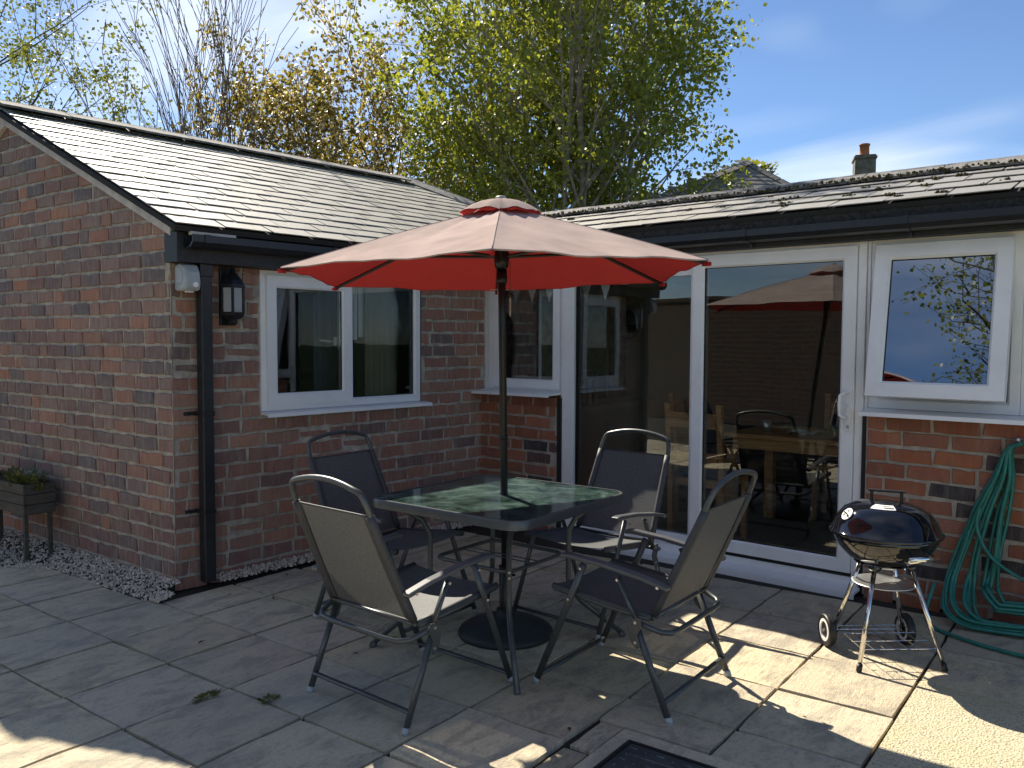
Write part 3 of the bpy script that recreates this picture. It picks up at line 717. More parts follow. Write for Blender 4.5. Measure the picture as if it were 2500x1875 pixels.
# dark room behind it
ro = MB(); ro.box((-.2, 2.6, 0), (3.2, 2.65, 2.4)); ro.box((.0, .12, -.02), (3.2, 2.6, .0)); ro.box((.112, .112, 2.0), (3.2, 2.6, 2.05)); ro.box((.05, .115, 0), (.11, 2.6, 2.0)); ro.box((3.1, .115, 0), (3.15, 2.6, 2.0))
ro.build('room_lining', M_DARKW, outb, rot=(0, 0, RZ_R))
bl_ = thing('vertical_blind', 'white vertical blind slats hanging inside the right pane of the outbuilding window', 'blind', RW(1.36, -.20, 1.9), RZ_R)
for k in range(5): MB().box((-.09+k*.05, -.004+.01*(k % 2), -.52+.02*k), (-.045+k*.05, .0+.01*(k % 2), 0)).build('slat', M_BLIND, bl_)
cu = MB(); n_ = 40; pr = [(1.50+.36*k/n_, .16+.02*math.sin(k*1.1)) for k in range(n_+1)]
cu.add([(x, y, .9) for x, y in pr]+[(x, y, 2.0) for x, y in pr], [(k, k+1, n_+2+k, n_+1+k) for k in range(n_)])
cu.prism([(1.50, 1.985), (1.86, 1.985), (1.86, 1.999), (1.50, 1.999)], 1, .15, .19)
c_o = cu.build('curtain', M_CURT, None, rot=(0, 0, RZ_R), smooth=False); tag(c_o, 'beige curtain hanging inside the right edge of the outbuilding window', 'curtain')
cu = MB(); pr = [(1.08+.2*k/20, .18+.018*math.sin(k*1.3)) for k in range(21)]
cu.add([(x, y, .9) for x, y in pr]+[(x, y, 2.0) for x, y in pr], [(k, k+1, 22+k, 21+k) for k in range(20)])
c_o = cu.build('curtain', M_BLUECURT, None, rot=(0, 0, RZ_R)); tag(c_o, 'slate blue drape behind the middle of the outbuilding window', 'curtain')

# ------------------------------------------------------------------ house with patio door
house = thing('brick_house', 'red brick house wing with white patio door, black gutter and low slate roof', 'house', DO, RZ_D)
BF = -.062                                   # brick face in local y (glass plane is 0)
dwl = MB().box((-1.80, BF+.009, 0), (-1.012, BF+.11, 1.012)).build('dwarf_wall', M_MORT2, house)
dwl_b = link('brick_face', None, dwl, (0, BF, 0)); 
bpy.data.objects.remove(dwl_b)
def put_at(wall, lst, mat, key, off):
    for o in put_bricks(wall, lst, mat, key): o.location.y += off
put_at(dwl, lay_bricks(-1.745, -1.012, -.01, 1.008, seed=45), M_DOORW, 'd', BF)
dwr = MB().box((1.19, BF+.009, 0), (4.2, BF+.11, 1.03)).build('window_wall', M_MORT2, house)
put_at(dwr, lay_bricks(1.20, 2.75, -.02, 1.02, seed=52), M_DOORW, 'd', BF)
MB().box((-1.010, BF+.02, 0), (-.979, .05, 1.02)).build('sealant_gap', M_FOAM, house)
MB().box((1.163, BF+.02, 0), (1.189, .05, 1.02)).build('sealant_gap', M_FOAM, house)
FT = 2.02
# small window left of the door
sw = link('side_window', None, house); 
frame_rect(MB(), -1.76, -.998, 1.062, FT, .055, -.002, .06).build('frame', M_WHITE, sw)
s1 = frame_rect(MB(), -1.655, -1.006, 1.078, FT-.03, .072, -.024, .03).build('sash', M_WHITE, sw)
MB().box((-1.70, -.0195, 1.065), (-1.652, .05, FT-.06)).build('frame_return', M_WHITE, sw)
MB().box((-1.584, -.006, 1.148), (-1.077, 0, FT-.10)).build('pane', M_GLASS, s1)
frame_rect(MB(), -1.588, -1.073, 1.144, FT-.096, .007, -.0135, -.0075).build('gasket', M_GASK, s1)
MB().box((-1.36, .04, 1.165), (-1.27, .055, 1.185)).build('window_handle', M_BLACK, s1, bevel=.004)
frame_rect(MB(), -1.70, -1.03, 1.10, FT-.05, .07, .032, .055).build('inner_frame', M_WHITE, sw)
sill(MB(), -1.745, -.995, 1.062, -.175, .0).build('sill', M_WHITE, sw)
# patio door
pd = link('patio_door', None, house)
JL, JR = -.976, 1.160
fb = MB(); fb.box((JL, -.03, .03), (-.872, .07, FT)); fb.box((JR-.045, -.03, .03), (JR, .07, FT)); fb.box((-.871, -.029, FT-.075), (JR-.046, .069, FT-.0005)); fb.box((-.871, -.029, .03), (JR-.046, .069, .078))
fb.build('frame', M_WHITE, pd, bevel=.004)
MB().box((-1.000, -.012, .0), (JL-.002, .05, FT)).build('coupling_strip', M_WHITE, pd, bevel=.002)
MB().box((JR+.002, -.012, 1.03), (JR+.018, .05, FT)).build('coupling_strip', M_WHITE, pd, bevel=.002)
fx = MB(); fx.box((.052, -.012, .08), (.078, .06, FT-.076)); fx.box((-.868, -.006, .08), (.051, .055, .155)); fx.box((-.868, -.006, FT-.15), (.051, .055, FT-.077))
fxo = fx.build('fixed_panel', M_WHITE, pd, bevel=.003)
MB().box((-.869, .01, .156), (.051, .016, FT-.151)).build('pane', M_GLASS, fxo)
gq = MB(); gq.box((-.8715, -.005, .156), (-.862, .009, FT-.151)); gq.box((-.852, -.002, .157), (-.848, .0085, FT-.152)); gq.build('gasket', M_GASK, fxo)
sd = frame_rect(MB(), .082, JR-.047, .104, FT-.032, .082, -.046, .02).build('sliding_panel', M_WHITE, pd, bevel=.002)
MB().box((.163, -.022, .185), (JR-.128, -.016, FT-.113)).build('pane', M_GLASS, sd)
frame_rect(MB(), .158, JR-.123, .18, FT-.108, .008, -.035, -.0235).build('gasket', M_GASK, sd)
MB().box((.080, -.026, .0795), (JR-.048, .05, .1035)).build('track_gap', M_GASK, pd)
hl_ = MB(); hx = 1.072
hl_.box((hx-.004, -.056, .93), (hx+.032, -.046, 1.165)); 
hl_.tube([(hx+.012, -.056, 1.15), (hx+.004, -.085, 1.15), (hx-.022, -.088, 1.135), (hx-.026, -.088, 1.08), (hx-.022, -.088, 1.02), (hx+.004, -.085, 1.005), (hx+.012, -.056, 1.005)], .0105, 8)
hl_.tube([(hx+.014, -.056, 1.055), (hx+.014, -.07, 1.055), (hx+.026, -.074, 1.085)], .007, 6)
hlo = hl_.build('handle', M_WHITE, sd, bevel=.003); 
MB().lathe([(0, 0), (.009, 0), (.009, .006)], (hx+.014, -.0565, .955), 10, Matrix.Rotation(R(90), 3, 'X')).build('keyhole', M_STEEL, hlo)
cs = MB(); cs.prism([(.03, .030), (-.031, .030), (-.150, .022), (-.150, -.016), (-.140, -.016), (-.140, .008), (-.03, .012), (.03, .012)], 0, JL, JR+.012); cs.build('cill', M_WHITE, pd, bevel=.0015)
# right-hand windows
rw_ = link('kitchen_window', None, house)
frame_rect(MB(), 1.18, 1.930, 1.068, FT, .06, -.002, .06).build('frame', M_WHITE, rw_)
frame_rect(MB(), 1.932, 3.1, 1.068, FT, .06, -.002, .06).build('frame', M_WHITE, rw_)
MB().box((1.995, .02, 1.13), (3.04, .026, FT-.061)).build('pane', M_GLASS, rw_)
sill(MB(), 1.176, 3.1, 1.066, -.165, .0).build('sill', M_WHITE, rw_)
sh = link('opening_sash', None, rw_, (0, -.008, FT-.045), (R(-9.9), 0, 0))
sgf = frame_rect(MB(), 1.213, 1.888, -.845, .0, .084, -.03, .03).build('sash_frame', M_WHITE, sh)
MB().box((1.298, -.006, -.760), (1.803, .0, -.085)).build('pane', M_GLASSO, sh)
frame_rect(MB(), 1.294, 1.807, -.764, -.081, .006, -.0165, -.0075).build('gasket', M_GASK, sh)
MB().box((1.18, .061, 0), (1.181, .062, .01)).build('stop', M_WHITE, rw_)
# soffit / head strip, fascia, gutter
MB().box((-1.80, -.028, FT+.001), (4.2, .06, FT+.03)).build('head_board', M_CREAM, house)
MB().box((-1.9, -.115, 2.008), (4.2, -.03, 2.10)).build('fascia', M_FASC, house)
MB().box((-1.9, -.185, 2.10), (4.2, -.116, 2.180)).build('upper_fascia', M_LEAD, house, bevel=.004)
MB().prism([(-.118+y, 2.033+z) for y, z in gutter_profile(.125, .070)], 0, -1.9, 4.2).build('gutter', M_BLACK, house)
for s_ in (-1.0, .50, 1.40, 2.3): 
    q = MB(); q.prism([(-.118+y*1.05+.002, 2.030+z*1.08) for y, z in gutter_profile(.125, .070)], 0, s_, s_+.03); q.box((s_+.005, -.135, 2.005), (s_+.025, -.116, 2.035)); q.build('gutter_bracket', M_BLACK, house)
# low slate roof
RSL = math.atan(.34); rm2 = Matrix.Translation((0, -.20, 2.186)) @ Matrix.Rotation(RSL, 4, 'X'); RL2 = .80
dk2 = MB().box((-2.3, 0, -.03), (4.2, RL2+.02, -.004)); roof2 = dk2.build('roof', M_UNDER, house); roof2.matrix_local = rm2
row = 0; y = -.012
while y < RL2-.08:
    x = -2.3+(.15 if row % 2 else 0)
    while x < 3.6:
        link('slate', rr.choice(SV2), roof2, (x+.149, y+rr.uniform(-.005, .005), rr.uniform(0, .002)), (rr.uniform(-.005, .005), rr.uniform(-.005, .005), rr.uniform(-.006, .006))); x += .3
    y += .205; row += 1
ry, rz_ = -.20+RL2*math.cos(RSL), 2.186+RL2*math.sin(RSL)
for k in range(13):
    link('ridge_tile', RTM, house, (-2.0+k*.455, ry+.03, rz_+.055), (rr.uniform(-.012, .012), rr.uniform(-.006, .006), rr.uniform(-.006, .006)))
MB().add([(-2.3, ry, rz_+.02), (4.2, ry, rz_+.02), (4.2, ry+3.6, rz_-.6), (-2.3, ry+3.6, rz_-.6)], [(0, 1, 2, 3)]).build('rear_slope', M_SLATE3, house)
moss_line(house, [(-1.9+i*.3, ry-.105, rz_+.006) for i in range(20)], 1100, 14, .005, .014, 'moss_bedding')
mc = random.Random(61)
for k in range(34):
    s_ = mc.uniform(-1.2, 2.4); yy = mc.uniform(.05, .62); p = rm2 @ Vector((s_, yy, .012))
    mb = MB(); rad = mc.uniform(.010, .024)
    for _ in range(7):
        q = p+Vector((mc.uniform(-1, 1)*rad*1.4, mc.uniform(-1, 1)*rad, mc.uniform(0, .006))); r = rad*mc.uniform(.4, .8)
        mb.add([q+Vector(v)*r for v in ((1,0,0),(-1,0,0),(0,1,0),(0,-1,0),(0,0,.8),(0,0,-.8))], [(0,2,4),(2,1,4),(1,3,4),(3,0,4),(2,0,5),(1,2,5),(3,1,5),(0,3,5)])
    mb.build('moss_clump', M_MOSS, house, fix=False)
# interior lining
il = MB(); il.box((-1.78, .112, -.02), (4.1, 3.7, .0)); il.build('interior_floor', M_FLOORIN, house)
il = MB(); il.box((-1.80, .112, 0), (-1.74, 3.7, 2.2)); il.box((4.1, .06, 0), (4.16, 3.7, 2.2)); il.box((-1.738, .066, 0), (-1.0, .11, 1.0)); il.box((1.2, .066, 0), (4.1, .11, 1.02)); il.build('interior_wall', M_WALLIN, house)
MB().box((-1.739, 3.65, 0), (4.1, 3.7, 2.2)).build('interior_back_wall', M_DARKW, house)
MB().box((-1.78, .065, FT+.031), (4.1, 3.7, FT+.06)).build('interior_ceiling', M_CEIL, house)

# ------------------------------------------------------------------ things inside, seen through the door
def inD(s, d, z): return DW(s, d, z)
def oak_chair(label, s, d, rz):
    t = thing('dining_chair', label, 'chair', inD(s, d, 0), RZ_D+rz, 'oak dining chairs indoors')
    for x in (-.2, .2):
        MB().box((x-.02, -.2, 0), (x+.02, -.16, .46)).build('leg', M_OAK, t)
        q = MB(); q.prism([(.17, 0), (.21, 0), (.21, .45), (.27, 1.0), (.235, 1.0), (.17, .45)], 0, x-.02, x+.02); q.build('leg', M_OAK, t)
    for z_ in (.6, .88): MB().box((-.182, .205+.1*(z_-.45), z_-.05), (.182, .23+.1*(z_-.45), z_+.055)).build('back_rail', M_OAK, t)
    MB().box((-.18, -.19, .40), (.18, .17, .455)).build('seat_rail', M_OAK, t)
    MB().box((-.215, -.22, .461), (.215, .168, .50)).build('seat_pad', M_LEATH, t, bevel=.012)
    return t
oak_chair('oak dining chair with black seat pad behind the left door pane', -.12, .62, R(180))
oak_chair('oak dining chair at the far side of the indoor table, left of the door handle', .42, 1.95, R(8))
oak_chair('oak dining chair tucked behind the first indoor chair', -.60, 1.55, R(95))
dt = thing('dining_table', 'oak dining table indoors behind the sliding door pane', 'table', inD(.42, 1.28, 0), RZ_D)
MB().box((-.55, -.4, .725), (.55, .4, .755)).build('tabletop', M_OAK, dt, bevel=.004); MB().box((-.5, -.35, .64), (.5, .35, .724)).build('apron', M_OAK, dt)
for x in (-.5, .5):
    for y in (-.35, .35): MB().box((x-.035, y-.035, 0), (x+.035, y+.035, .639)).build('leg', M_OAK, dt)
ck_ = thing('wall_clock', 'round dark wall clock with metal rim seen through the left door pane', 'clock', inD(-1.735, 2.02, 1.60), RZ_D)
MY = Matrix.Rotation(R(90), 3, 'Y')
MB().lathe([(.155, 0), (.165, .03), (.16, .055), (.14, .055), (.138, .035)], n=32, M=MY).build('rim', M_GALV, ck_, smooth=True)
MB().lathe([(0, .034), (.139, .034)], n=32, M=MY).build('dial', plain('clock_dial', (.05, .05, .05), .5), ck_)
q = MB(); q.box((.036, -.004, -.01), (.039, .004, .10)); q.box((.040, -.003, 0), (.042, .065, .006)); q.build('hands', M_STICK, ck_)
wt = tag(MB().box((-1.735, .115, .86), (-1.28, 1.9, .90)).build('worktop', M_WALLIN, None, loc=DO, rot=(0, 0, RZ_D)), 'pale worktop along the inner left wall carrying books', 'worktop')
MB().box((-1.735, .115, 0), (-1.30, 1.9, .859)).build('cupboard_front', M_WALLIN, wt)
bkcol = [(.55, .30, .03), (.25, .03, .03), (.10, .03, .03), (.35, .12, .06), (.30, .28, .25), (.42, .40, .36), (.22, .20, .19), (.05, .05, .06), (.45, .42, .36), (.08, .09, .10), (.28, .18, .09), (.5, .47, .42), (.06, .06, .07), (.16, .16, .18), (.55, .53, .5)]
bnames = ['mustard', 'dark red', 'maroon', 'rust', 'grey', 'pale grey', 'mid grey', 'black', 'cream', 'charcoal', 'tan', 'ivory', 'jet black', 'slate', 'off-white']
yb = .62
for k in range(15):
    th = random.uniform(.022, .04); h = .21+random.uniform(-.01, .015)+(.06 if k > 12 else 0); mb = MB()
    mb.box((-1.62, yb, 0), (-1.42, yb+th, h)); o = mb.build('book', plain('book_%d' % k, bkcol[k], .6), None, loc=DO+Vector((0, 0, .901)), rot=(0, 0, RZ_D), bevel=.003)
    tag(o, '%s spined book, number %d from the door end of the row on the worktop' % (bnames[k], k+1), 'book', 'books on the worktop'); yb += th+.002
tag(MB().box((-1.74, 1.35, 1.28), (-1.728, 1.44, 1.37)).build('wall_switch', M_WHITE, None, loc=DO, rot=(0, 0, RZ_D), bevel=.003), 'white switch plate on the cream indoor wall above the books', 'switch')
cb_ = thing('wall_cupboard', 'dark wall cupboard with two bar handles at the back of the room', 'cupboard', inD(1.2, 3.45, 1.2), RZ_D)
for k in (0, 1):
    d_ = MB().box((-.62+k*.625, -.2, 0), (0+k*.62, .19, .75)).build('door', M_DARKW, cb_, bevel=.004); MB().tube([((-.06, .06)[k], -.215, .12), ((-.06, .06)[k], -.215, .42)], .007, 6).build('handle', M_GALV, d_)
tag(MB().lathe([(0, .0), (.035, 0), (.037, .09), (.033, .09), (.031, .008), (0, .008)], n=20).build('mug', M_GALV, None, loc=inD(.10, 1.12, .756), smooth=True), 'pale cylindrical mug on the indoor dining table', 'mug')
cl_ = MB(); rn = random.Random(12); n_ = 9
cl_.add([(-.12+.24*i/(n_-1), -.08+.16*j/(n_-1), .004+max(0, rn.uniform(-.01, .035))) for j in range(n_) for i in range(n_)], [(j*n_+i, j*n_+i+1, (j+1)*n_+i+1, (j+1)*n_+i) for j in range(n_-1) for i in range(n_-1)])
tag(cl_.build('cloth', M_STICK, None, loc=inD(.38, 1.15, .756), rot=(0, 0, .3), smooth=True), 'crumpled white cloth lying on the indoor dining table', 'cloth')
bt = thing('bunting', 'small cloth bunting flags hanging inside the top of the patio door', 'bunting', inD(-1.0, .11, 1.86), RZ_D)
MB().tube([(-.62+.1*k, .02, -.0-.02*math.sin(k*.7)) for k in range(12)], .0025, 5).build('string', M_STICK, bt)
for k in range(6): 
    x = -.6+.17*k; MB().prism([(x, -.012), (x+.085, -.012), (x+.04, -.13)], 1, .018, .021).build('flag', M_BLIND, bt)

# ------------------------------------------------------------------ wall lantern, line reel
wl = thing('wall_lantern', 'black half-lantern with frosted panes on the wall between downpipe and window', 'lantern', RW(.345, 0, 1.525), RZ_R)
hexp = lambda r, a0=0: [(r*math.cos(R(60*k+a0)), r*math.sin(R(60*k+a0))-.0) for k in range(6)]
cy_ = -.075
MB().box((-.05, -.022, -.0), (.05, -.001, .34)).build('back_plate', M_LAMP, wl, bevel=.004)
def hexprism(mb, r0, z0, r1, z1):
    a = [(x, y+cy_, z0) for x, y in hexp(r0)]; b = [(x, y+cy_, z1) for x, y in hexp(r1)]
    mb.add(a+b, [tuple(range(6))[::-1], tuple(range(6, 12))]+[(i, (i+1) % 6, 6+(i+1) % 6, 6+i) for i in range(6)])
mb = MB(); hexprism(mb, .073, .058, .076, .074); hexprism(mb, .045, .036, .073, .0575); hexprism(mb, .030, .012, .030, .0355); hexprism(mb, .018, .0, .026, .0115); mb.build('base', M_LAMP, wl)
mb = MB()
for k in range(6):
    x, y = hexp(.068)[k]; mb.box((x-.006, y+cy_-.006, .0745), (x+.006, y+cy_+.006, .222))
mb.build('posts', M_LAMP, wl)
hp = hexp(.066)
for k in (2, 3, 4, 5, 0):
    a, b = Vector(hp[k]), Vector(hp[(k+1) % 6]); a2 = a.lerp(b, .10); b2 = a.lerp(b, .90)
    MB().add([(a2.x, a2.y+cy_, .078), (b2.x, b2.y+cy_, .078), (b2.x, b2.y+cy_, .219), (a2.x, a2.y+cy_, .219)], [(0, 1, 2, 3)]).build('pane', M_FROST, wl)
mb = MB(); hexprism(mb, .082, .2225, .080, .238); hexprism(mb, .074, .2385, .060, .265); hexprism(mb, .060, .2655, .034, .295); hexprism(mb, .034, .2955, .016, .312); hexprism(mb, .024, .3125, .010, .338); mb.build('cap', M_LAMP, wl)
MB().lathe([(0, .08), (.014, .08), (.014, .118), (.03, .145), (.026, .175), (.0, .188)], (0, cy_, 0), 12).build('bulb', M_STICK, wl, smooth=True)
rl = thing('washing_line_reel', 'grey plastic washing line reel on the brick corner above the downpipe clip', 'line reel', RW(.072, 0, 1.715), RZ_R)
pf = [(0, .005), (0, .13), (-.022, .150), (-.065, .157), (-.105, .142), (-.128, .105), (-.138, .055), (-.134, .012), (-.118, 0), (-.02, 0)]
MB().prism(pf, 0, -.046, .046).build('case', M_GREYP, rl, bevel=.012, seg=3)
MB().prism([(-.03, .035), (-.03, .115), (-.055, .128), (-.095, .115), (-.108, .07), (-.085, .042)], 0, -.0485, -.046).build('side_panel', M_GREYP, rl, bevel=.0008)
MB().lathe([(0, .006), (.014, .006), (.016, 0)], (.012, -.138, .034), 14, Matrix.Rotation(R(90), 3, 'X')).build('knob', M_WHITE, rl)
MB().box((-.02, -.10, -.009), (.02, -.07, .001)).build('line_hook', M_WHITE, rl, bevel=.002)

# ------------------------------------------------------------------ planter, weeds, debris
pl = thing('wooden_planter', 'dark wooden planter on legs standing on the gravel at the left edge', 'planter', (-1.62, -.17, 0))
for k in range(3): MB().box((-.42, -.10, .315+k*.066), (.37, -.085, .378+k*.066)).build('board', M_PLANT, pl, bevel=.003)
for k in range(3): MB().box((.355, -.0845, .315+k*.066), (.37, .10, .378+k*.066)).build('board', M_PLANT, pl, bevel=.003)
MB().box((-.42, .086, .315), (.354, .10, .51)).build('back_board', M_PLANT, pl); MB().box((-.42, -.084, .315), (-.405, .085, .51)).build('end_board', M_PLANT, pl); MB().box((-.404, -.084, .32), (.354, .085, .47)).build('soil', M_SOIL, pl)
for x in (-.40, .335):
    for y in (-.075, .075): MB().box((x-.012, y-.012, .02), (x+.012, y+.012, .314)).build('leg', M_PLANT, pl)
def leaf_tuft(n, rad, hgt_, ln, seed, wd=.3):
    rnd = random.Random(seed); mb = MB()
    for _ in range(n):
        a = rnd.uniform(0, 6.28); r = rad*math.sqrt(rnd.random()); p = Vector((r*math.cos(a), r*math.sin(a), rnd.uniform(0, hgt_)))
        d = Vector((math.cos(a)+rnd.uniform(-.6, .6), math.sin(a)+rnd.uniform(-.6, .6), rnd.uniform(.1, 1.2))).normalized(); l = ln*rnd.uniform(.6, 1.2)
        sd_ = d.cross(Vector((0, 0, 1))).normalized()*l*wd; m_ = p+d*l*.5
        mb.add([p, m_+sd_, p+d*l, m_-sd_], [(0, 1, 2, 3)])
    return mb
pp = leaf_tuft(260, .17, .09, .06, 2).build('herb_plant', M_GREENL, None, loc=(-1.45, -.17, .462), fix=False); pp.scale = (1.3, .55, 1); tag(pp, 'low green plant growing in the wooden planter', 'plant')
w1 = leaf_tuft(60, .022, .006, .022, 3, .2).build('weed', M_GREENL, None, loc=(1.422, -.74, .0), fix=False); w1.scale = (.8, 2.4, .7); tag(w1, 'long weed growing along the paving joint, left of the pair', 'weed', 'weeds in the paving joints')
w2 = leaf_tuft(60, .024, .008, .022, 4, .22).build('weed', M_GREENL, None, loc=(1.644, -.61, .0), fix=False); w2.scale = (1.1, 1.3, .7); tag(w2, 'small weed tuft at a paving joint, nearest the front left chair', 'weed', 'weeds in the paving joints')
M_DRY = plain('dry_leaf', (0.10, 0.05, 0.025), .8)
drv = MB().add([(-.014, 0, .0), (0, .007, .004), (.015, .0, .001), (0, -.007, .005)], [(0, 1, 2, 3)]).mesh('fallen_leaf', fix=False); drv.materials.append(M_DRY)
LEAFW = ['between the front left chair and the weeds', 'in the sun below the barbecue', 'beside the gravel right of the downpipe', 'in front of the downpipe foot', 'a step right of the downpipe', 'far left below the gable corner', 'above the manhole cover', 'beside the right-hand chair', 'at the foot of the hose', 'under the front left chair', 'in the shade before the sliding door']
rnl = random.Random(8)
for k, (px, py) in enumerate(((868, 1598), (1963, 1753), (700, 1405), (560, 1453), (668, 1462), (492, 1570), (1390, 1783), (1755, 1560), (2338, 1520), (960, 1560), (1880, 1500))):
    p = at_z(px, py, .004); o = link('fallen_leaf', drv, None, (p.x, p.y, .008), (rnl.uniform(-.1, .1), rnl.uniform(-.1, .1), rnl.uniform(0, 6)), [rnl.uniform(.7, 1.5)]*3)
    tag(o, 'small dry brown leaf on the paving '+LEAFW[k], 'leaf', 'dry leaves scattered on the paving')

# ------------------------------------------------------------------ table
TC = Vector((1.985, .475, 0))
tb = thing('patio_table', 'square patio table with green rippled glass top and grey metal frame', 'table', TC, R(-1.0))
def rrect(h, r, n=6):
    out = []
    for (cx, cy, a0) in ((h-r, h-r, 0), (-h+r, h-r, 90), (-h+r, -h+r, 180), (h-r, -h+r, 270)):
        out += [(cx+r*math.cos(R(a0+90*k/n)), cy+r*math.sin(R(a0+90*k/n))) for k in range(n+1)]
    return out
o_, i_ = rrect(.452, .10), rrect(.436, .086); i3 = rrect(.428, .08); n_ = len(o_)
mb = MB(); mb.add([(x, y, .672) for x, y in o_]+[(x, y, .705) for x, y in o_]+[(x*.994, y*.994, .712) for x, y in o_]+[(x, y, .712) for x, y in i_]+[(x, y, .703) for x, y in i_]+[(x, y, .703) for x, y in i3]+[(x, y, .672) for x, y in i3],
   [(l*n_+k, l*n_+(k+1) % n_, ((l+1) % 7)*n_+(k+1) % n_, ((l+1) % 7)*n_+k) for l in range(7) for k in range(n_)])
smooth_by_angle(mb.build('rim', M_METAL, tb), 35)
gi = rrect(.4345, .085); mb = MB(); hole = [(.022*math.cos(2*math.pi*k/n_)-.018*0, .022*math.sin(2*math.pi*k/n_)) for k in range(n_)]
mb.add([(x, y, .7095) for x, y in gi]+[(x-.0075, y+.040, .7095) for x, y in hole]+[(x, y, .7045) for x, y in gi]+[(x-.0075, y+.040, .7045) for x, y in hole],
   [(k, (k+1) % n_, n_+(k+1) % n_, n_+k) for k in range(n_)]+[(2*n_+(k+1) % n_, 2*n_+k, 3*n_+k, 3*n_+(k+1) % n_) for k in range(n_)]+[(k, 2*n_+k, 2*n_+(k+1) % n_, (k+1) % n_) for k in range(n_)]+[(n_+k, n_+(k+1) % n_, 3*n_+(k+1) % n_, 3*n_+k) for k in range(n_)])
mb.build('glass_top', M_TGLASS, tb)
for sx in (-1, 1):
    for sy in (-1, 1):
        a = .235; b = .43
        pts = [(sx*.40, sy*.40, .675), (sx*.33, sy*.33, .655), (sx*.262, sy*.262, .60), (sx*a, sy*a, .53), (sx*a, sy*a, .30), (sx*(a+.008), sy*(a+.008), .245), (sx*(a+.045), sy*(a+.045), .185), (sx*b, sy*b, 0.012)]
        lg = MB().tube(pts, .0128, 10).build('leg', M_METAL, tb, smooth=True)
        MB().tube([(sx*(b+.002), sy*(b+.002), .0), (sx*(b-.012), sy*(b-.012), .022)], .0145, 10).build('foot_cap', M_PLAST, lg, smooth=True)
        for z_ in (.405, .43): MB().lathe([(0, .003), (.005, .003), (.006, 0)], (sx*(a+.013*.7), sy*(a+.013*.7), z_), 8, Matrix.Rotation(math.atan2(sy, sx), 3, 'Z') @ Matrix.Rotation(R(90), 3, 'Y')).build('bolt', M_STEEL, lg)
MB().tube([(x, y, .42) for x, y in rrect(.222, .06)], .0095, 8, closed=True).build('lower_ring', M_METAL, tb, smooth=True)
mb = MB()
mb.tube([(-.222, .03, .418), (.222, .03, .418)], .003, 6); mb.tube([(-.222, -.02, .4185), (.222, -.02, .4185)], .003, 6); mb.build('pole_wire', M_METAL, tb)

# ------------------------------------------------------------------ parasol and base
LEAN = Vector((0.0775, -0.1260, 1))                # the pole leans a little towards the viewer
PC = Vector((1.942, .580, 0))
pb = thing('weighted_stand', 'round black domed iron stand holding the parasol pole under the table', 'stand', PC)
MB().lathe([(0, .004), (.232, .0), (.236, .012), (.228, .028), (.195, .050), (.14, .072), (.08, .088), (.05, .096), (.046, .125), (.034, .128), (.0325, .0965), (.03, .095)], n=48).build('dome', M_BASE, pb, smooth=True)
MB().lathe([(.0295, .094), (.0295, .355), (.0225, .356), (.0225, .09)], n=20, M=Matrix(((1, 0, LEAN.x), (0, 1, LEAN.y), (0, 0, 1)))).build('sleeve', M_POLE, pb, smooth=True)
MB().tube([(.03, 0, .30), (.055, 0, .30)], .006, 8).build('clamp_screw', M_POLE, pb)
pa = thing('parasol', 'open hexagonal parasol with sun-faded pink top and red underside on a black pole', 'parasol', PC)
corners = [Vector(p)-PC for p in ((1.659, -0.535, 1.732), (2.746, -0.573, 1.736), (3.105, 0.268, 1.747), (2.471, 1.175, 1.742), (1.413, 1.185, 1.731), (1.016, 0.315, 1.724))]
apex = LEAN*2.041; TOPC = Vector((apex.x, apex.y, 0))
MB().tube([LEAN*.10, LEAN*.80, LEAN*1.42, LEAN*2.02], .0175, 16).build('pole', M_POLE, pa, smooth=True)
MB().tube([LEAN*.98, LEAN*1.0], .0195, 16).build('pole_joint', M_POLE, pa, smooth=True)
def canopy_pt(k, a, b):
    """panel k; a 0..1 from apex to rim, b 0..1 across the panel"""
    c0, c1 = corners[k], corners[(k+1) % 6]; t_ = .085+.915*a
    p = apex.lerp(c0.lerp(c1, b), t_)
    rib = 4*b*(1-b)
    sag = -.016*rib*math.sin(math.pi*min(1, a*.8+.1))*(1-a**3)            # fabric sinks between ribs
    bow = .006*math.sin(math.pi*t_)                                 # ribs bow upwards
    wr = .0055*math.sin(9*b+5*a+k*2.1)*rib*a + .004*math.sin(23*b-11*a+k)*rib*(1-a*.3)
    inward = .018*rib*a*a
    q = p.lerp(Vector((apex.x, apex.y, p.z)), inward)
    return q+Vector((0, 0, sag+bow+wr))
NA, NB_ = 14, 14
top = MB(); bot = MB(); vs = []; fs = []
for k in range(6):
    b0 = len(vs)
    for i in range(NA+1):
        for j in range(NB_+1): vs.append(canopy_pt(k, i/NA, j/NB_))
    for i in range(NA):
        for j in range(NB_):
            a = b0+i*(NB_+1)+j; fs.append((a, a+NB_+1, a+NB_+2, a+1))
top.add(vs, fs); can = top.build('canopy', M_CANT, pa, smooth=True)
bm_ = MB(); bm_.add([v-Vector((0, 0, .006)) for v in vs], fs); und = bm_.build('canopy_underside', M_CANU, can, smooth=True)
seam = MB()
for k in range(6):
    seam.tube([canopy_pt(k, i/NA, 0)+Vector((0, 0, .0005)) for i in range(NA+1)], .0018, 5)
    seam.tube([canopy_pt(k, 1, j/NB_)+Vector((0, 0, -.003)) for j in range(NB_+1)], .0032, 5)
seam.build('seam', M_CANT, can, smooth=True)
vs = []; fs = []; nb = 8; rnv = random.Random(3)
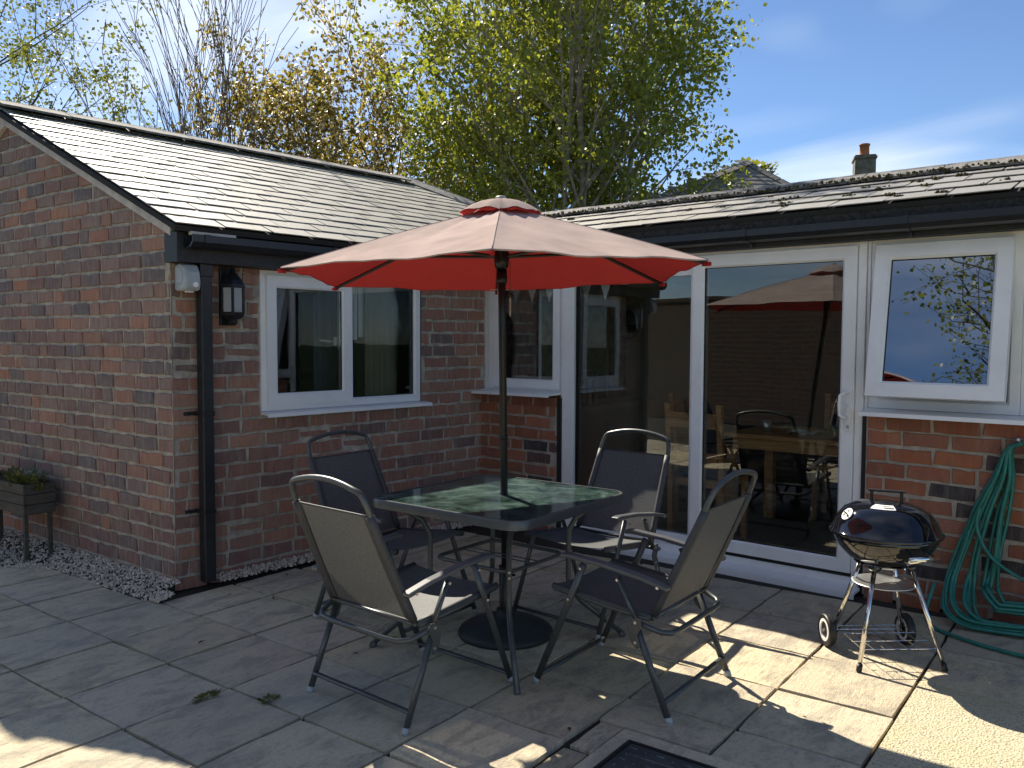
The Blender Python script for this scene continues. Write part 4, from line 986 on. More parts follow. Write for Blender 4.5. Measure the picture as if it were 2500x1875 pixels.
for k in range(6):
    b0 = len(vs)
    for i in range(5):
        for j in range(nb+1):
            c0, c1 = corners[k]*1, corners[(k+1) % 6]*1; a = i/4; b = j/nb
            rim_ = c0.lerp(c1, b)-TOPC; d_ = Vector((rim_.x, rim_.y, 0)).normalized()*(.20*(1-.10*4*b*(1-b)))*a
            vs.append(TOPC+Vector((d_.x, d_.y, 2.072-.070*a*a+(.010*4*b*(1-b)*a*a))) + Vector((0, 0, .004*math.sin(11*b+k*3)*a)))
    for i in range(4):
        for j in range(nb):
            a = b0+i*(nb+1)+j; fs.append((a, a+nb+1, a+nb+2, a+1))
vc = MB().add(vs, fs).build('vent_cap', M_CANT, pa, smooth=True)
MB().add([Vector(v)-Vector((0, 0, .005)) for v in vs], fs).build('vent_underside', M_CANU, vc, smooth=True)
MB().lathe([(0, .016), (.018, .012), (.03, 0), (.0, -.002)], TOPC+Vector((0, 0, 2.072)), 16).build('finial', M_GREYP, pa, smooth=True)
MB().lathe([(.0185, 1.765), (.030, 1.77), (.034, 1.80), (.036, 1.835), (.028, 1.85), (.0185, 1.852)], c=LEAN*1.8-Vector((0, 0, 1.8)), n=16).build('runner_hub', M_POLE, pa, smooth=True)
MB().lathe([(.0185, 1.70), (.024, 1.70), (.026, 1.72), (.024, 1.764), (.0185, 1.764)], c=LEAN*1.73-Vector((0, 0, 1.73)), n=16).build('runner_collar', M_POLE, pa, smooth=True)
MB().lathe([(.0185, 1.99), (.036, 1.995), (.036, 2.02), (.0185, 2.03)], c=LEAN*2.01-Vector((0, 0, 2.01)), n=16).build('crown_hub', M_POLE, pa, smooth=True)
for k in range(6):
    pts = [canopy_pt(k, i/8, 0)+Vector((0, 0, -.016)) for i in range(9)]; pts[0] = TOPC+(pts[0]-TOPC)*.3; pts[0].z = 2.01
    rb_ = MB().tube(pts, .0075, 6, flat=(.75, 1.15)).build('rib', M_POLE, pa)
    d_ = Vector((corners[k].x-TOPC.x, corners[k].y-TOPC.y, 0)).normalized()
    MB().tube([d_*.03+LEAN*1.82, pts[4]+Vector((0, 0, -.008))], .0065, 6, flat=(.75, 1.2)).build('strut', M_POLE, rb_)
    MB().tube([pts[-1]-d_*.02, pts[-1]+d_*.012], .009, 6).build('rib_tip', M_CANU, rb_)
LK = LEAN*1.66-Vector((0, 0, 1.66))
mb = MB(); mb.tube([LK+Vector((-.045, -.03, 1.674)), LK+Vector((.045, .03, 1.674))], .0022, 6); mb.build('lock_pin', M_STEEL, pa)
mb = MB(); mb.tube([(.036, .012, 1.80), (.038, .012, 1.66)], .0012, 5); mb.lathe([(0, -.011), (.009, -.007), (.011, 0), (.009, .007), (0, .011)], (.038, .012, 1.648), 10); mb.build('cord_bead', M_POLE, pa, loc=LK)
mb = MB()
for k in range(8): mb.tube([(.038+.004*math.cos(a)*(k % 2), .012+.004*math.cos(a)*(1-k % 2), 1.63-.010*k+.007*math.sin(a)) for a in [i*math.pi/3 for i in range(6)]], .0011, 4, closed=True)
mb.build('pin_chain', M_STEEL, pa, loc=LK)

# ------------------------------------------------------------------ folding chairs
def make_chair():
    t = thing('folding_chair', '', 'chair', (0, 0, 0))
    P = lambda u, z, x: (x, u-.31, z)
    for s in (-1, 1):
        x = s*.268
        fl = MB().tube([P(.62, .01, x), P(.455, .39, x), P(.39, .545, x)], .0125, 8, flat=(1.25, .75)).build('leg', M_METAL, t, smooth=True)
        MB().tube([P(.625, .0, x), P(.616, .024, x)], .0138, 8, flat=(1.25, .8)).build('foot_cap', M_GREYP, fl, smooth=True)
        xr = s*.285
        rl_ = MB().tube([P(.0, .01, xr), P(.135, .335, xr)], .0125, 8, flat=(1.25, .75)).build('leg', M_METAL, t, smooth=True)
        MB().tube([P(-.005, .0, xr), P(.004, .024, xr)], .0138, 8, flat=(1.25, .8)).build('foot_cap', M_GREYP, rl_, smooth=True)
        x2 = s*.277
        q = MB(); q.prism([(u-.31, z) for u, z in ((.118, .385), (.155, .378), (.172, .33), (.158, .285), (.132, .262), (.115, .275), (.13, .315), (.112, .355))], 0, s*.296-.003, s*.296+.003); br = q.build('bracket', M_METAL, t, bevel=.001)
        for (u, z) in ((.138, .365), (.137, .287)): MB().lathe([(0, .004), (.006, .004), (.0075, 0)], (s*.299, u-.31, z), 8, Matrix.Rotation(s*R(90), 3, 'Y')).build('bolt', M_STEEL, br)
        MB().tube([P(.137, .355, s*.281), P(.225, .525, s*.281)], .0115, 8, flat=(1.25, .7)).build('arm_support', M_METAL, t, smooth=True)
        ar = MB(); prf = [(.015, .503), (.13, .528), (.30, .552), (.46, .563), (.49, .558)]
        vs = []; hw = .021
        for u, z in prf: vs += [(s*.272-hw, u-.31, z), (s*.272+hw, u-.31, z), (s*.272+hw, u-.31, z+.018), (s*.272-hw, u-.31, z+.018)]
        fs = [(0, 1, 2, 3), (16+3, 16+2, 16+1, 16)]
        for k in range(4): fs += [(k*4+a, k*4+(a+1) % 4, k*4+4+(a+1) % 4, k*4+4+a) for a in range(4)]
        ar.add(vs, fs); aro = ar.build('armrest', M_PLAST, t, bevel=.006)
        for (u, z) in ((.39, .532), (.222, .515), (.05, .514)): MB().lathe([(0, .004), (.0055, .004), (.007, 0)], (s*.294, u-.31, z), 8, Matrix.Rotation(s*R(90), 3, 'Y')).build('bolt', M_STEEL, aro)
        MB().lathe([(0, .004), (.0055, .004), (.007, 0)], (s*.281, .455-.31, .392), 8, Matrix.Rotation(s*R(90), 3, 'Y')).build('bolt', M_STEEL, fl)
    MB().tube([P(.022, .075, -.285), P(.022, .075, .285)], .0105, 8, flat=(1.2, .8)).build('rear_crossbar', M_METAL, t, smooth=True)
    MB().tube([P(.597, .045, -.268), P(.597, .045, .268)], .0105, 8, flat=(1.2, .8)).build('front_crossbar', M_METAL, t, smooth=True)
    # back frame
    xb, xt = .243, .222
    bp = []; 
    for k in range(7): f = k/6; bp.append(P(.085-.19*f, .385+.43*f, -(xb+(xt-xb)*f)))
    arc = [P(-.118, .85, -.218), P(-.135, .893, -.206), P(-.139, .905, -.19)]
    for k in range(9):
        f = -1+2*k/8; arc.append(P(-.142, .912+.022*(1-f*f), f*.165))
    arc += [(-x, y, z) for x, y, z in [P(-.139, .905, -.19), P(-.135, .893, -.206), P(-.118, .85, -.218)]]
    MB().tube(bp+arc+[(-x, y, z) for x, y, z in bp[::-1]], .0115, 10).build('back_frame', M_METAL, t, smooth=True)
    # backrest sling with side sleeves
    def back(u_, f): 
        w_ = xb+(xt-xb)*f; return Vector(P(.085-.19*f, .395+.42*f, 0))+Vector((u_*w_, -.004-.012*(1-u_*u_)*math.sin(math.pi*f), 0))
    n_ = 12; vs = [back(-1+2*i/n_, j/n_) for j in range(n_+1) for i in range(n_+1)]
    fs = [(j*(n_+1)+i, j*(n_+1)+i+1, (j+1)*(n_+1)+i+1, (j+1)*(n_+1)+i) for j in range(n_) for i in range(n_)]
    bs = MB().add(vs, fs).build('backrest', M_SLING, t, smooth=True)
    for s in (-1, 1):
        MB().tube([back(s, j/8)+Vector((-s*.004, .003, 0)) for j in range(9)], .0165, 10, flat=(1.0, 1.0)).build('sleeve', M_SLEEVE, bs, smooth=True)
        MB().add([back(s, j/8)+Vector((0, -.0065, 0)) for j in range(9)]+[back(s*.84, j/8)+Vector((0, -.0045, 0)) for j in range(9)], [(j, j+1, 10+j, 9+j) for j in range(8)]).build('hem', M_SLEEVE, bs, smooth=True)
    MB().tube([back(-1+2*i/8, 1)+Vector((0, 0, 0)) for i in range(9)], .004, 6).build('top_hem', M_SLEEVE, bs, smooth=True)
    # seat: rails, rear U bar, sling
    rails = MB()
    for s in (-1, 1): rails.tube([P(.10, .372, s*.250), P(.30, .388, s*.250), P(.545, .418, s*.250)], .0105, 8)
    rails.tube([P(.137, .362, -.281), P(.10, .352, -.279), P(.045, .335, -.262), P(.02, .328, -.225), P(.015, .326, -.16), P(.015, .326, .16), P(.02, .328, .225), P(.045, .335, .262), P(.10, .352, .279), P(.137, .362, .281)], .011, 8)
    rails.build('seat_frame', M_METAL, t, smooth=True)
    def seat(u_, f): return Vector(P(.095+.455*f, .378+.046*f, u_*.247))+Vector((0, 0, .006-.030*(1-u_*u_)*(.55+.45*math.sin(math.pi*f))))
    vs = [seat(-1+2*i/n_, j/n_) for j in range(n_+1) for i in range(n_+1)]
    se = MB().add(vs, fs).build('seat', M_SLING, t, smooth=True)
    for s in (-1, 1): MB().tube([seat(s, j/6)+Vector((0, 0, -.005)) for j in range(7)], .0138, 8).build('sleeve', M_SLEEVE, se, smooth=True)
    MB().tube([P(.09, .378, -.25), P(.09, .378, .25)], .009, 8).build('rear_bar', M_METAL, t, smooth=True)
    return t
proto = make_chair()
CH = [((2.022, -.166), -3.5, 'folding chair nearest the camera, seen from behind in front of the table'),
      ((2.712, .450), 90.0, 'folding chair on the right of the table, turned side-on'),
      ((2.105, 1.105), 176.0, 'folding chair behind the table in front of the patio door'),
      ((1.325, .455), -90.0, 'folding chair behind the table beside the brick window wall')]
for k, ((x, y), a, lab) in enumerate(CH):
    o = proto if k == 0 else copy_tree(proto)
    o.location = (x, y, 0); o.rotation_euler = (0, 0, R(a)); o['label'] = 'dark grey '+lab; o['group'] = 'folding chairs round the patio table'

# ------------------------------------------------------------------ kettle barbecue
BC = Vector((3.508, 1.364, 0))
bq = thing('kettle_barbecue', 'black kettle barbecue on chrome legs with two wheels by the patio door', 'barbecue', BC)
Rm = .236
MB().lathe([(0, .430), (.05, .431), (.11, .442), (.165, .475), (.20, .515), (.222, .555), (.230, .585), (.226, .585), (.0, .56)], n=48).build('bowl', M_ENAMEL, bq, smooth=True)
smooth_by_angle(MB().lathe([(.08, .433), (.13, .452), (.132, .447), (.08, .427)], n=48).build('bowl_ring', M_ENAMEL, bq), 40)
lid = MB().lathe([(.240, .580), (.244, .586), (.240, .592), (.232, .596), (.214, .640), (.180, .685), (.130, .712), (.07, .724), (0, .728)], n=48).build('lid', M_ENAMEL, bq, smooth=True)
hdv = Vector((.978, .207, 0)); 
mb = MB()
for s in (-.062, .062): mb.tube([hdv*s+Vector((0, 0, .715)), hdv*s+Vector((0, 0, .766))], .0075, 8)
mb.tube([hdv*-.076+Vector((0, 0, .770)), hdv*.076+Vector((0, 0, .770))], .009, 8, flat=(1.3, .7)); mb.build('lid_handle', M_TYRE, lid, smooth=False)
def on_lid(az, f):          # point and normal on lid surface
    prof = [(.232, .596), (.214, .640), (.180, .685), (.130, .712), (.07, .724), (0, .728)]
    k = min(int(f*5), 4); g = f*5-k; r = prof[k][0]+(prof[k+1][0]-prof[k][0])*g; z = prof[k][1]+(prof[k+1][1]-prof[k][1])*g
    dr, dz_ = prof[k+1][0]-prof[k][0], prof[k+1][1]-prof[k][1]; nr, nz_ = dz_, -dr; l = math.hypot(nr, nz_)
    e = Vector((math.cos(az), math.sin(az), 0)); return e*r+Vector((0, 0, z)), (e*(nr/l)+Vector((0, 0, nz_/l)))
p, n = on_lid(R(228), .33); qv = n.to_track_quat('Z', 'Y').to_matrix()
vt = MB().lathe([(.030, 0), (.030, .004), (0, .005)], p+n*.002, 24, qv).build('vent_disc', M_STICK, lid)
mb = MB()
for a in (90, 210, 330): 
    c_ = p+n*.0078+qv @ Vector((.015*math.cos(R(a)), .015*math.sin(R(a)), 0)); mb.lathe([(0, 0), (.0065, 0)], c_, 12, qv)
mb.build('vent_hole', M_TYRE, vt); MB().tube([p+n*.005, p+n*.026], .0035, 6).build('vent_knob', M_TYRE, vt)
vs = []; na, nf = 10, 3
for j in range(nf+1):
    for i in range(na+1): 
        p_, n_1 = on_lid(R(255+44*i/na), .56+.16*j/nf); vs.append(p_+n_1*.0018)
stk = MB().add(vs, [(j*(na+1)+i, j*(na+1)+i+1, (j+1)*(na+1)+i+1, (j+1)*(na+1)+i) for j in range(nf) for i in range(na)]).build('sticker', M_STICK, lid)
mb = MB()
for j, (a, b) in enumerate(((278, 296), (276, 292))):
    pts = []
    for i in range(7): 
        p_, n_1 = on_lid(R(a+(b-a)*i/6), .605+.055*j); pts.append(p_+n_1*.0024)
    mb.tube(pts, .0014, 4)
mb.build('sticker_print', M_TYRE, stk)
feet = [Vector((3.469, 1.118, 0))-BC, Vector((3.769, 1.355, 0))-BC, Vector((3.545, 1.602, 0))-BC, Vector((3.269, 1.381, 0))-BC]
for k, f in enumerate(feet):
    tp = Vector((f.x*.42, f.y*.42, .448)); zf = .012 if k < 2 else .076
    ft = Vector((f.x, f.y, zf)) if k < 2 else Vector((f.x*.93, f.y*.93, zf))
    lg = MB().tube([tp, ft], .0105, 12).build('leg', M_CHROME, bq, smooth=True)
    MB().lathe([(0, -.02), (.026, -.016), (.03, -.004), (.024, .012), (0, .018)], tp+Vector((0, 0, -.006)), 14).build('leg_socket', M_ENAMEL, lg, smooth=True)
    if k < 2: MB().tube([ft+(ft-tp).normalized()*.008, ft-(ft-tp).normalized()*.025], .0125, 12).build('foot_cap', M_TYRE, lg, smooth=True)
ax = (feet[2]-feet[3]); ax.z = 0; ax.normalize(); qa = ax.to_track_quat('Z', 'Y').to_matrix()
for k, sg in ((3, -1), (2, 1)):
    c_ = Vector((feet[k].x, feet[k].y, .075))+ax*sg*.012
    wh = MB().lathe([(.052, -.016), (.070, -.017), (.0745, -.012), (.0745, .012), (.070, .017), (.052, .016)], c_, 32, qa).build('wheel', M_TYRE, bq, smooth=True); smooth_by_angle(wh, 35)
    MB().lathe([(.053, -.0165*1), (.040, -.0175), (.040, .0175), (.053, .0165)], c_, 32, qa).build('rim_band', M_STICK, wh)
    MB().lathe([(.0395, -.010), (.012, -.012), (0, -.014), (0, .014), (.012, .012), (.0395, .010), (.0395, -.010)], c_, 24, qa).build('hub', M_TYRE, wh)
    MB().tube([c_-ax*.024, c_+ax*.024], .006, 8).build('axle_nut', M_STEEL, wh)
MB().tube([Vector((feet[3].x, feet[3].y, .075)), Vector((feet[2].x, feet[2].y, .075))], .004, 8).build('axle', M_STEEL, bq)
MB().lathe([(0, .335), (.09, .336), (.135, .348), (.140, .352), (.134, .354), (.09, .341), (0, .340)], n=36).build('ash_catcher', M_GALV, bq, smooth=True)
sc_ = [f*.92 for f in feet]; zs_ = .098
mb = MB(); A, B, C_, D_ = [Vector((v.x, v.y, zs_)) for v in sc_]
for k in range(4): f = k/3; mb.tube([A.lerp(D_, f), B.lerp(C_, f)], .0026, 6)
for k in range(8): f = k/7; mb.tube([A.lerp(B, f)+Vector((0, 0, .004)), D_.lerp(C_, f)+Vector((0, 0, .004))], .0016, 5)
mb.build('wire_shelf', M_CHROME, bq)
hz = R(-42); e = Vector((math.cos(hz), math.sin(hz), 0)); f_ = Vector((-e.y, e.x, 0))
mb = MB(); 
for s in (-.05, .05): mb.tube([e*.205+f_*s*.8+Vector((0, 0, .548)), e*.258+f_*s+Vector((0, 0, .525))], .006, 6)
mb.build('handle_bracket', M_TYRE, bq); mb = MB(); mb.tube([e*.262+f_*-.072+Vector((0, 0, .520)), e*.262+f_*.072+Vector((0, 0, .520))], .0115, 10, flat=(.7, 1.2)); mb.build('side_handle', M_CHROME, bq, smooth=True)

# ------------------------------------------------------------------ garden hose
HK = Vector((1.955, -.105, .93))
hose = thing('garden_hose', 'coiled green garden hose hanging on the brick wall at the right edge', 'hose', DO, RZ_D)
rh = random.Random(16); mb = MB()
def smooth_path(p, n=5):
    p = [Vector(q) for q in p]; out = []
    for i in range(len(p)-1):
        p0, p1, p2, p3 = p[max(i-1, 0)], p[i], p[i+1], p[min(i+2, len(p)-1)]
        for k in range(n):
            t_ = k/n; out.append(.5*((2*p1)+(p2-p0)*t_+(2*p0-5*p1+4*p2-p3)*t_*t_+(3*p1-p0-3*p2+p3)*t_**3))
    return out+[p[-1]]
for k in range(13):
    f = k/12; j_ = lambda a: rh.uniform(-a, a)
    yo = -.082-.010*(k % 4)-.004*rh.random(); w_ = .30-.24*f+j_(.02); zb_ = .02+.010*(k % 5)+(.10*f if k > 7 else 0)
    yg = -.17-.06*rh.random()-.12*(1-f)
    pts = [(HK.x+.012+j_(.008), yo-.02, HK.z+.01+j_(.006)), (HK.x-.03-.10*w_, yo-.015, HK.z-.03), (HK.x-.38*w_, yo-.02, HK.z-.17), (HK.x-.66*w_+j_(.012), yo-.03, HK.z-.36), (HK.x-.88*w_+j_(.012), yo-.05, HK.z-.58),
           (HK.x-1.02*w_+j_(.012), .5*yo+.5*yg, .20+j_(.02)), (HK.x-.93*w_, yg, zb_+.06), (HK.x-.62*w_+j_(.02), yg-.02, zb_+.006), (HK.x-.2*w_, yg-.01, zb_), (HK.x+.14, yg+.03, zb_+.015+j_(.01)), (HK.x+.30, yg+.05, zb_+.09),
           (HK.x+.34-.1*f, yo-.05, .33), (HK.x+.26-.1*f, yo-.03, .60), (HK.x+.11, yo-.02, .84), (HK.x+.03, yo-.02, HK.z+.005)]
    pts = smooth_path(pts, 5); pts = [Vector((p.x, min(p.y, BF-.012), max(p.z, .0115))) for p in pts]
    mb.tube(pts, .0098, 8)
mb.build('coil', M_HOSE, hose, smooth=True)
mb = MB(); pts = [(1.62, -.28, .20), (1.60, -.36, .05), (1.66, -.43, .0105), (1.78, -.50, .0105), (1.95, -.56, .0105), (2.2, -.58, .0105), (2.6, -.5, .0105)]
def smooth_path(p, n=4):
    p = [Vector(q) for q in p]; out = []
    for i in range(len(p)-1):
        p0, p1, p2, p3 = p[max(i-1, 0)], p[i], p[i+1], p[min(i+2, len(p)-1)]
        for k in range(n):
            t_ = k/n; out.append(.5*((2*p1)+(p2-p0)*t_+(2*p0-5*p1+4*p2-p3)*t_*t_+(3*p1-p0-3*p2+p3)*t_**3))
    return out+[p[-1]]
mb.tube(smooth_path(pts), .0098, 8).build('loose_end', M_HOSE, hose, smooth=True)
mb = MB(); mb.tube(smooth_path([(1.80, -.19, .60), (1.79, -.20, .50), (1.86, -.21, .36), (2.02, -.20, .26), (2.2, -.18, .2)]), .0088, 8); mb.build('stray_loop', M_HOSE, hose, smooth=True)
mb = MB(); mb.tube([(1.955, BF, .955), (1.955, -.14, .945), (1.955, -.17, .96)], .008, 8); mb.build('hook', M_GALV, hose)
MB().tube([(1.985, -.12, .875), (1.985, -.12, .835)], .011, 10).build('connector', plain('orange_plastic', (.55, .22, .03), .4), hose)

# ------------------------------------------------------------------ trees
def grow(rnd, segs, tips, p, d, ln, r, depth, P_):
    n = max(2, int(ln/P_['step'])); pts = [p.copy()]; rs = [r]; dd = d.copy()
    for i in range(n):
        dd = (dd+Vector((rnd.uniform(-1, 1), rnd.uniform(-1, 1), rnd.uniform(-.6, 1)*1))*P_['wob']+Vector((0, 0, P_['up']))).normalized()
        p = p+dd*(ln/n); pts.append(p.copy()); rs.append(r*(1-.62*(i+1)/n))
        if depth > 0 and i >= P_['skip']*n:
            for _ in range(P_['kids'][depth]):
                if rnd.random() < P_['prob']:
                    a = rnd.uniform(0, 2*math.pi); perp = dd.orthogonal().normalized(); perp.rotate(Matrix.Rotation(a, 3, dd))
                    nd = (dd*math.cos(P_['ang'])+perp*math.sin(P_['ang'])).normalized()
                    grow(rnd, segs, tips, p, nd, ln*P_['ratio']*rnd.uniform(.7, 1.15), rs[-1]*.55, depth-1, P_)
    segs.append((pts, rs, depth))
    if depth <= P_['leafd']:
        for q in pts[1:]: tips.append((q.copy(), dd.copy()))
def leaves_mesh(rnd, tips, per, size, spread, droop=.3, asp=.42):
    vs = []; fs = []
    for p, d in tips:
        for _ in range(per):
            q = p+Vector((rnd.gauss(0, spread), rnd.gauss(0, spread), rnd.gauss(0, spread)))
            a = Vector((rnd.uniform(-1, 1), rnd.uniform(-1, 1), rnd.uniform(-1, .6)-droop)).normalized()
            b = a.orthogonal().normalized(); b.rotate(Matrix.Rotation(rnd.uniform(0, 6.28), 3, a)); s = size*rnd.uniform(.6, 1.25)
            i = len(vs); m_ = q+a*s*.45
            vs += [q, m_+b*s*asp, q+a*s, m_-b*s*asp]; fs.append((i, i+1, i+2, i+3))
    return vs, fs
def tree(name, label, loc, stems, P_, leafm, barkm, per, size, spread, seed, extra=None, group=None, minr=.004):
    rnd = random.Random(seed); segs = []; tips = []
    for (dx_, dy_, lean, ln, r) in stems:
        grow(rnd, segs, tips, Vector((dx_, dy_, 0)), Vector((lean[0], lean[1], 1)).normalized(), ln, r, P_['depth'], P_)
    t = thing(name, label, 'tree' if 'shrub' not in name else 'shrub', loc, 0, group)
    mb = MB()
    for pts, rs, dep in segs: mb.tube(pts, [max(x, minr) for x in rs], 6 if dep >= 2 else (4 if dep else 3), cap=False)
    mb.build('trunk', barkm, t, smooth=True, fix=False)
    if per:
        vs, fs = leaves_mesh(rnd, tips, per, size, spread); MB().add(vs, fs).build('crown', leafm, t, fix=False)
    if extra:
        m_, pr_, sz, sp, frac = extra; tp = [q for q in tips if rnd.random() < frac]
        vs, fs = leaves_mesh(rnd, tp, pr_, sz, sp, 0, .5); MB().add(vs, fs).build('blossom', m_, t, fix=False)
    return t, len(tips)
BP = dict(step=.42, wob=.05, up=.015, skip=.16, kids={3: 3, 2: 2, 1: 2, 0: 0}, prob=.86, ang=R(38), ratio=.32, leafd=1, depth=3)
st = []
rs_ = random.Random(31)
for k in range(8):
    a = k/8*2*math.pi+.3; st.append((.35*math.cos(a)+rs_.uniform(-.1, .1), .3*math.sin(a), (.17*math.cos(a), .15*math.sin(a)), rs_.uniform(5.6, 6.8), rs_.uniform(.045, .065)))
_, nb1 = tree('birch_tree', 'tall multi-stemmed birch with fresh green leaves behind the roofs', (-1.95, 7.1, 0), st, BP, M_BIRCHL, M_BARKB, 11, .068, .11, 41)
QP = dict(step=.26, wob=.10, up=.05, skip=.25, kids={3: 2, 2: 2, 1: 2, 0: 0}, prob=.80, ang=R(34), ratio=.45, leafd=1, depth=3)
_, nb2 = tree('blossom_tree', 'pink-white blossom tree with bronze leaves behind the slate roof', (-5.7, 6.3, 0), [(-.9, -.5, (-.08, -.05), 3.5, .05), (0, 0, (.03, 0), 3.8, .055), (.8, .5, (.08, .06), 3.9, .055), (-.4, .4, (-.05, .02), 3.7, .05), (1.5, 1.1, (.08, .06), 3.6, .05)], QP, M_BLOSL, M_BARK, 7, .075, .09, 52, (M_BLOSF, 10, .048, .07, .45))
SP_ = dict(step=.45, wob=.045, up=.06, skip=.35, kids={2: 2, 1: 2, 0: 0}, prob=.7, ang=R(20), ratio=.36, leafd=-1, depth=2)
ss = [(rs_.uniform(-.5, .5), rs_.uniform(-.4, .4), (rs_.uniform(-.42, .24), rs_.uniform(-.3, .2)), rs_.uniform(4.0, 5.2), .022) for k in range(20)]
tree('bare_shrub', 'leafless twiggy shrub rising behind the slate roof left of the blossom tree', (-6.15, 4.75, 0), ss, SP_, None, M_TWIG, 0, 0, 0, 63, minr=.005)
LP_ = dict(step=.5, wob=.10, up=.0, skip=.3, kids={3: 2, 2: 2, 1: 2, 0: 0}, prob=.6, ang=R(46), ratio=.44, leafd=1, depth=3)
tree('hedgerow_tree', 'leafy tree at the upper left corner above the ridge', (-14.9, 4.4, 0), [(0, 0, (.05, -.02), 7.6, .07), (-.5, .3, (.12, .02), 7.0, .06)], LP_, M_GREENL, M_BARK, 16, .085, .14, 74)
tree('ash_tree', 'sparse budding tree at the right edge above the house ridge', (4.9, 13.2, 0), [(0, 0, (.02, 0), 6.0, .14)], LP_, M_GREENL, M_BARK, 3, .12, .12, 85)
cp = leaf_tuft(320, .5, .5, .10, 6, .35).build('copper_bush', M_REDL, None, loc=(-3.0, 6.35, 3.0), fix=False)
cp.location = (-3.1, 6.3, 2.75); tag(cp, 'small red-leaved shoot showing at the end of the slate ridge', 'shrub')
MB().tube([(0, 0, -2.75), (0, 0, .1)], .02, 6).build('stem', M_BARK, cp)
GP_ = dict(step=.42, wob=.11, up=.01, skip=.25, kids={3: 2, 2: 2, 1: 2, 0: 0}, prob=.72, ang=R(44), ratio=.44, leafd=1, depth=3)
# trees and wall behind the viewer, seen only as reflections in the glass
tree('garden_tree', 'budding tree reflected in the open kitchen window, left one of the reflection', (1.9, -12.2, 0), [(0, 0, (.03, 0), 6.6, .16), (.3, .2, (-.12, .02), 6.0, .12), (-.2, .1, (.2, 0), 5.8, .1)], GP_, M_GREENL, M_BARK, 4, .09, .12, 96)
tree('garden_tree', 'taller budding tree reflected at the right of the open kitchen window', (3.9, -10.8, 0), [(0, 0, (.0, 0), 8.0, .2), (.3, .1, (-.2, .02), 7.0, .14), (-.2, .1, (.2, 0), 7.0, .12)], GP_, M_GREENL, M_BARK, 4, .09, .12, 97)
def brick_tex():
    m, t, b = new_mat('garden_wall_brick'); b.inputs['Roughness'].default_value = .9
    v = mapping(t, N(t, 'ShaderNodeTexCoord').outputs['Object'], (1, 1, 1), rot=(R(90), 0, 0))
    br = N(t, 'ShaderNodeTexBrick'); L(t, v, br.inputs[0]); br.inputs['Scale'].default_value = 1; br.inputs['Brick Width'].default_value = .235; br.inputs['Row Height'].default_value = .085; br.inputs['Mortar Size'].default_value = .008
    br.inputs['Color1'].default_value = (.075, .036, .026, 1); br.inputs['Color2'].default_value = (.05, .032, .027, 1); br.inputs['Mortar'].default_value = (.085, .075, .06, 1)
    L(t, br.outputs[0], b.inputs['Base Color']); return m
gw_ = MB(); gw_.box((-9.0, -.115, 0), (3.4, .115, 2.15)); gw_.box((-9.03, -.14, 2.15), (3.43, .14, 2.21))
tag(gw_.build('garden_wall', brick_tex(), None, loc=(0, -6.2, 0)), 'brick garden wall showing as a dark reflection in the patio door', 'wall')

# ------------------------------------------------------------------ far house with hipped roof and chimney
fh = thing('neighbour_house', 'distant house with hipped slate roof, ridge tiles and stone chimney on the right', 'house', (0, 0, 0))
apx = CAM+ray(1825, 400)*12.5
def far_on(px, py, k): return CAM+ray(px, py)*k
pR = far_on(2140, 520, 11.2); pL = far_on(1440, 545, 10.6); zb2 = min(pR.z, pL.z)-.02; pR.z = pL.z = zb2
bR = pR+Vector((-2.0, 4.4, 0)); bL = pL+Vector((-2.0, 4.4, 0)); ap2 = apx+Vector((-2.2, 3.2, 0))
rf = MB(); rf.add([pL, pR, apx, bR, bL, ap2], [(0, 1, 2), (1, 3, 5, 2), (4, 0, 2, 5), (3, 4, 5)]); rfo = rf.build('roof', M_UNDER, fh)
nrm = (pR-pL).cross(apx-pL).normalized()
if nrm.z < 0: nrm = -nrm
ex = (pR-pL).normalized(); ey = nrm.cross(ex).normalized()
if ey.z < 0: ey = -ey
mw = Matrix(((ex.x, ey.x, nrm.x, pL.x), (ex.y, ey.y, nrm.y, pL.y), (ex.z, ey.z, nrm.z, pL.z), (0, 0, 0, 1)))
face = link('front_slope', None, rfo); face.matrix_local = mw
Wd = (pR-pL).length; ax_, ay_ = (apx-pL).dot(ex), (apx-pL).dot(ey)
smallv = [slate_variant(80+k, .196, .2, .006, .014) for k in range(4)]
for s_ in smallv: s_.materials.append(M_SLATE3)
cnt = 0; y = .0; row = 0; rest = MB(); lst = []
while y < ay_-.05:
    xa = ax_*y/ay_; xb_ = Wd-(Wd-ax_)*y/ay_; x = xa+(.1 if row % 2 else 0)
    while x < xb_-.15: lst.append((x+.1, y)); x += .2
    y += .115; row += 1
lst.sort(key=lambda q: -q[1])
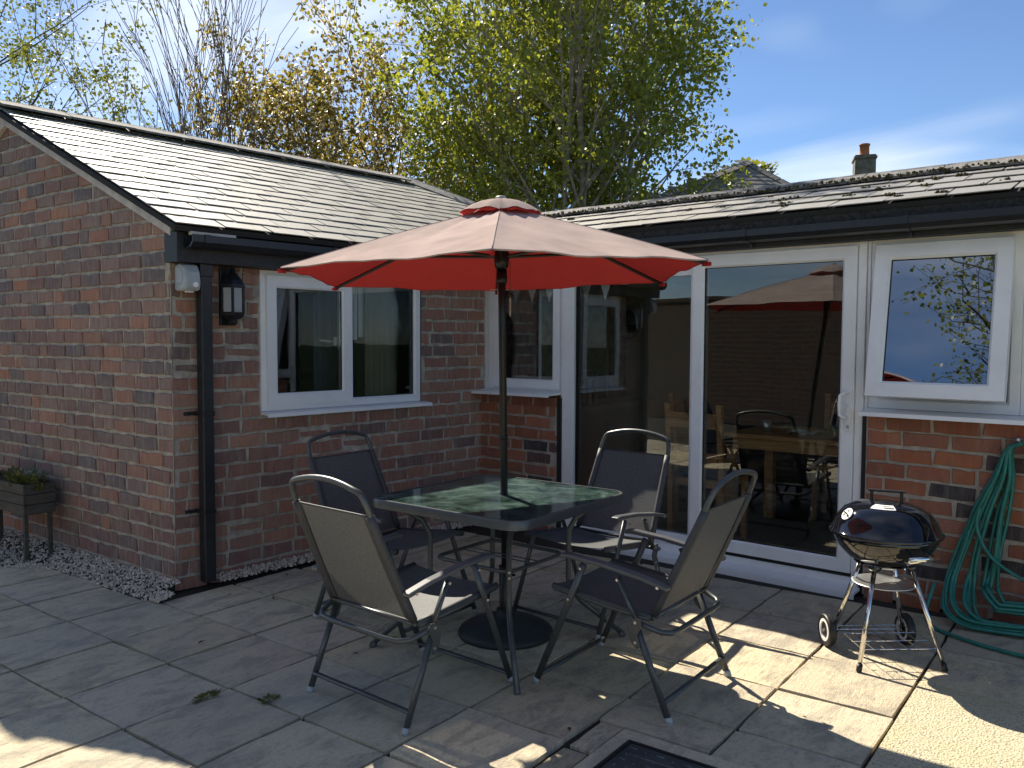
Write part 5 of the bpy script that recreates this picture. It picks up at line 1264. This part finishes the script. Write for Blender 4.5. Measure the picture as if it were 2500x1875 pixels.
for k, (x, y) in enumerate(lst):
    me = smallv[k % 4]
    if k < 290: link('slate', me, face, (x, y, .002), (0, 0, rr.uniform(-.02, .02)))
    else: rest.add([(v.co.x+x, v.co.y+y, v.co.z+.002) for v in me.vertices], [tuple(p.vertices) for p in me.polygons])
if rest.v: kind(rest.build('slating', M_SLATE3, face), 'stuff')
rt3 = ridge_tile_mesh(.30, .10, .07, .012); rt3.materials.append(M_RIDGE)
for a, b in ((apx, pR), (pL, apx)):
    dv = b-a; m_ = int(dv.length/.30)
    for k in range(m_): link('ridge_tile', rt3, fh, a+dv*((k+.5)/m_)+Vector((0, 0, .045)), dv.to_track_quat('X', 'Z').to_euler())
MB().box((pL.x-.0, pL.y+.6, 0), (pR.x-.5, pR.y+3.6, zb2-.01)).build('wall', M_MORT, fh)
cc = far_on(2108, 470, 13.6); ch = MB(); cw = .155
ctop = far_on(2108, 384, 13.6).z
cq = Matrix.Translation((cc.x, cc.y, 0)) @ Matrix.Rotation(R(20), 4, 'Z')
ch.box((-cw, -cw*1.25, 2.6), (cw, cw*1.25, ctop-.06), cq); ch.box((-cw-.018, -cw*1.25-.018, ctop-.059), (cw+.018, cw*1.25+.018, ctop-.025), cq); ch.box((-cw, -cw*1.25, ctop-.0245), (cw, cw*1.25, ctop), cq)
cho = ch.build('chimney', M_STONE, rfo)
MB().lathe([(.085, 0), (.075, .03), (.072, .17), (.085, .175), (.085, .20), (.07, .205), (.062, .20)], (cc.x, cc.y, ctop), 16).build('chimney_pot', M_TERRA, cho, smooth=True)
iv = leaf_tuft(260, .35, .25, .10, 15, .4).build('climber', M_GREENL, None, loc=apx+Vector((-.2, .75, -.12)), fix=False); tag(iv, 'green foliage poking above the hip of the distant roof', 'plant')
MB().tube([(0, 0, -apx.z+.1), (0, 0, .05)], .02, 6).build('stem', M_BARK, iv)
print('LEAFOBJ', [(o.parent.name, o.name, len(o.data.polygons)) for o in bpy.data.objects if o.name.startswith(('crown', 'blossom')) and o.type == 'MESH'])
print('TIPS', nb1, nb2, 'bricks', len(GB), len(RB))
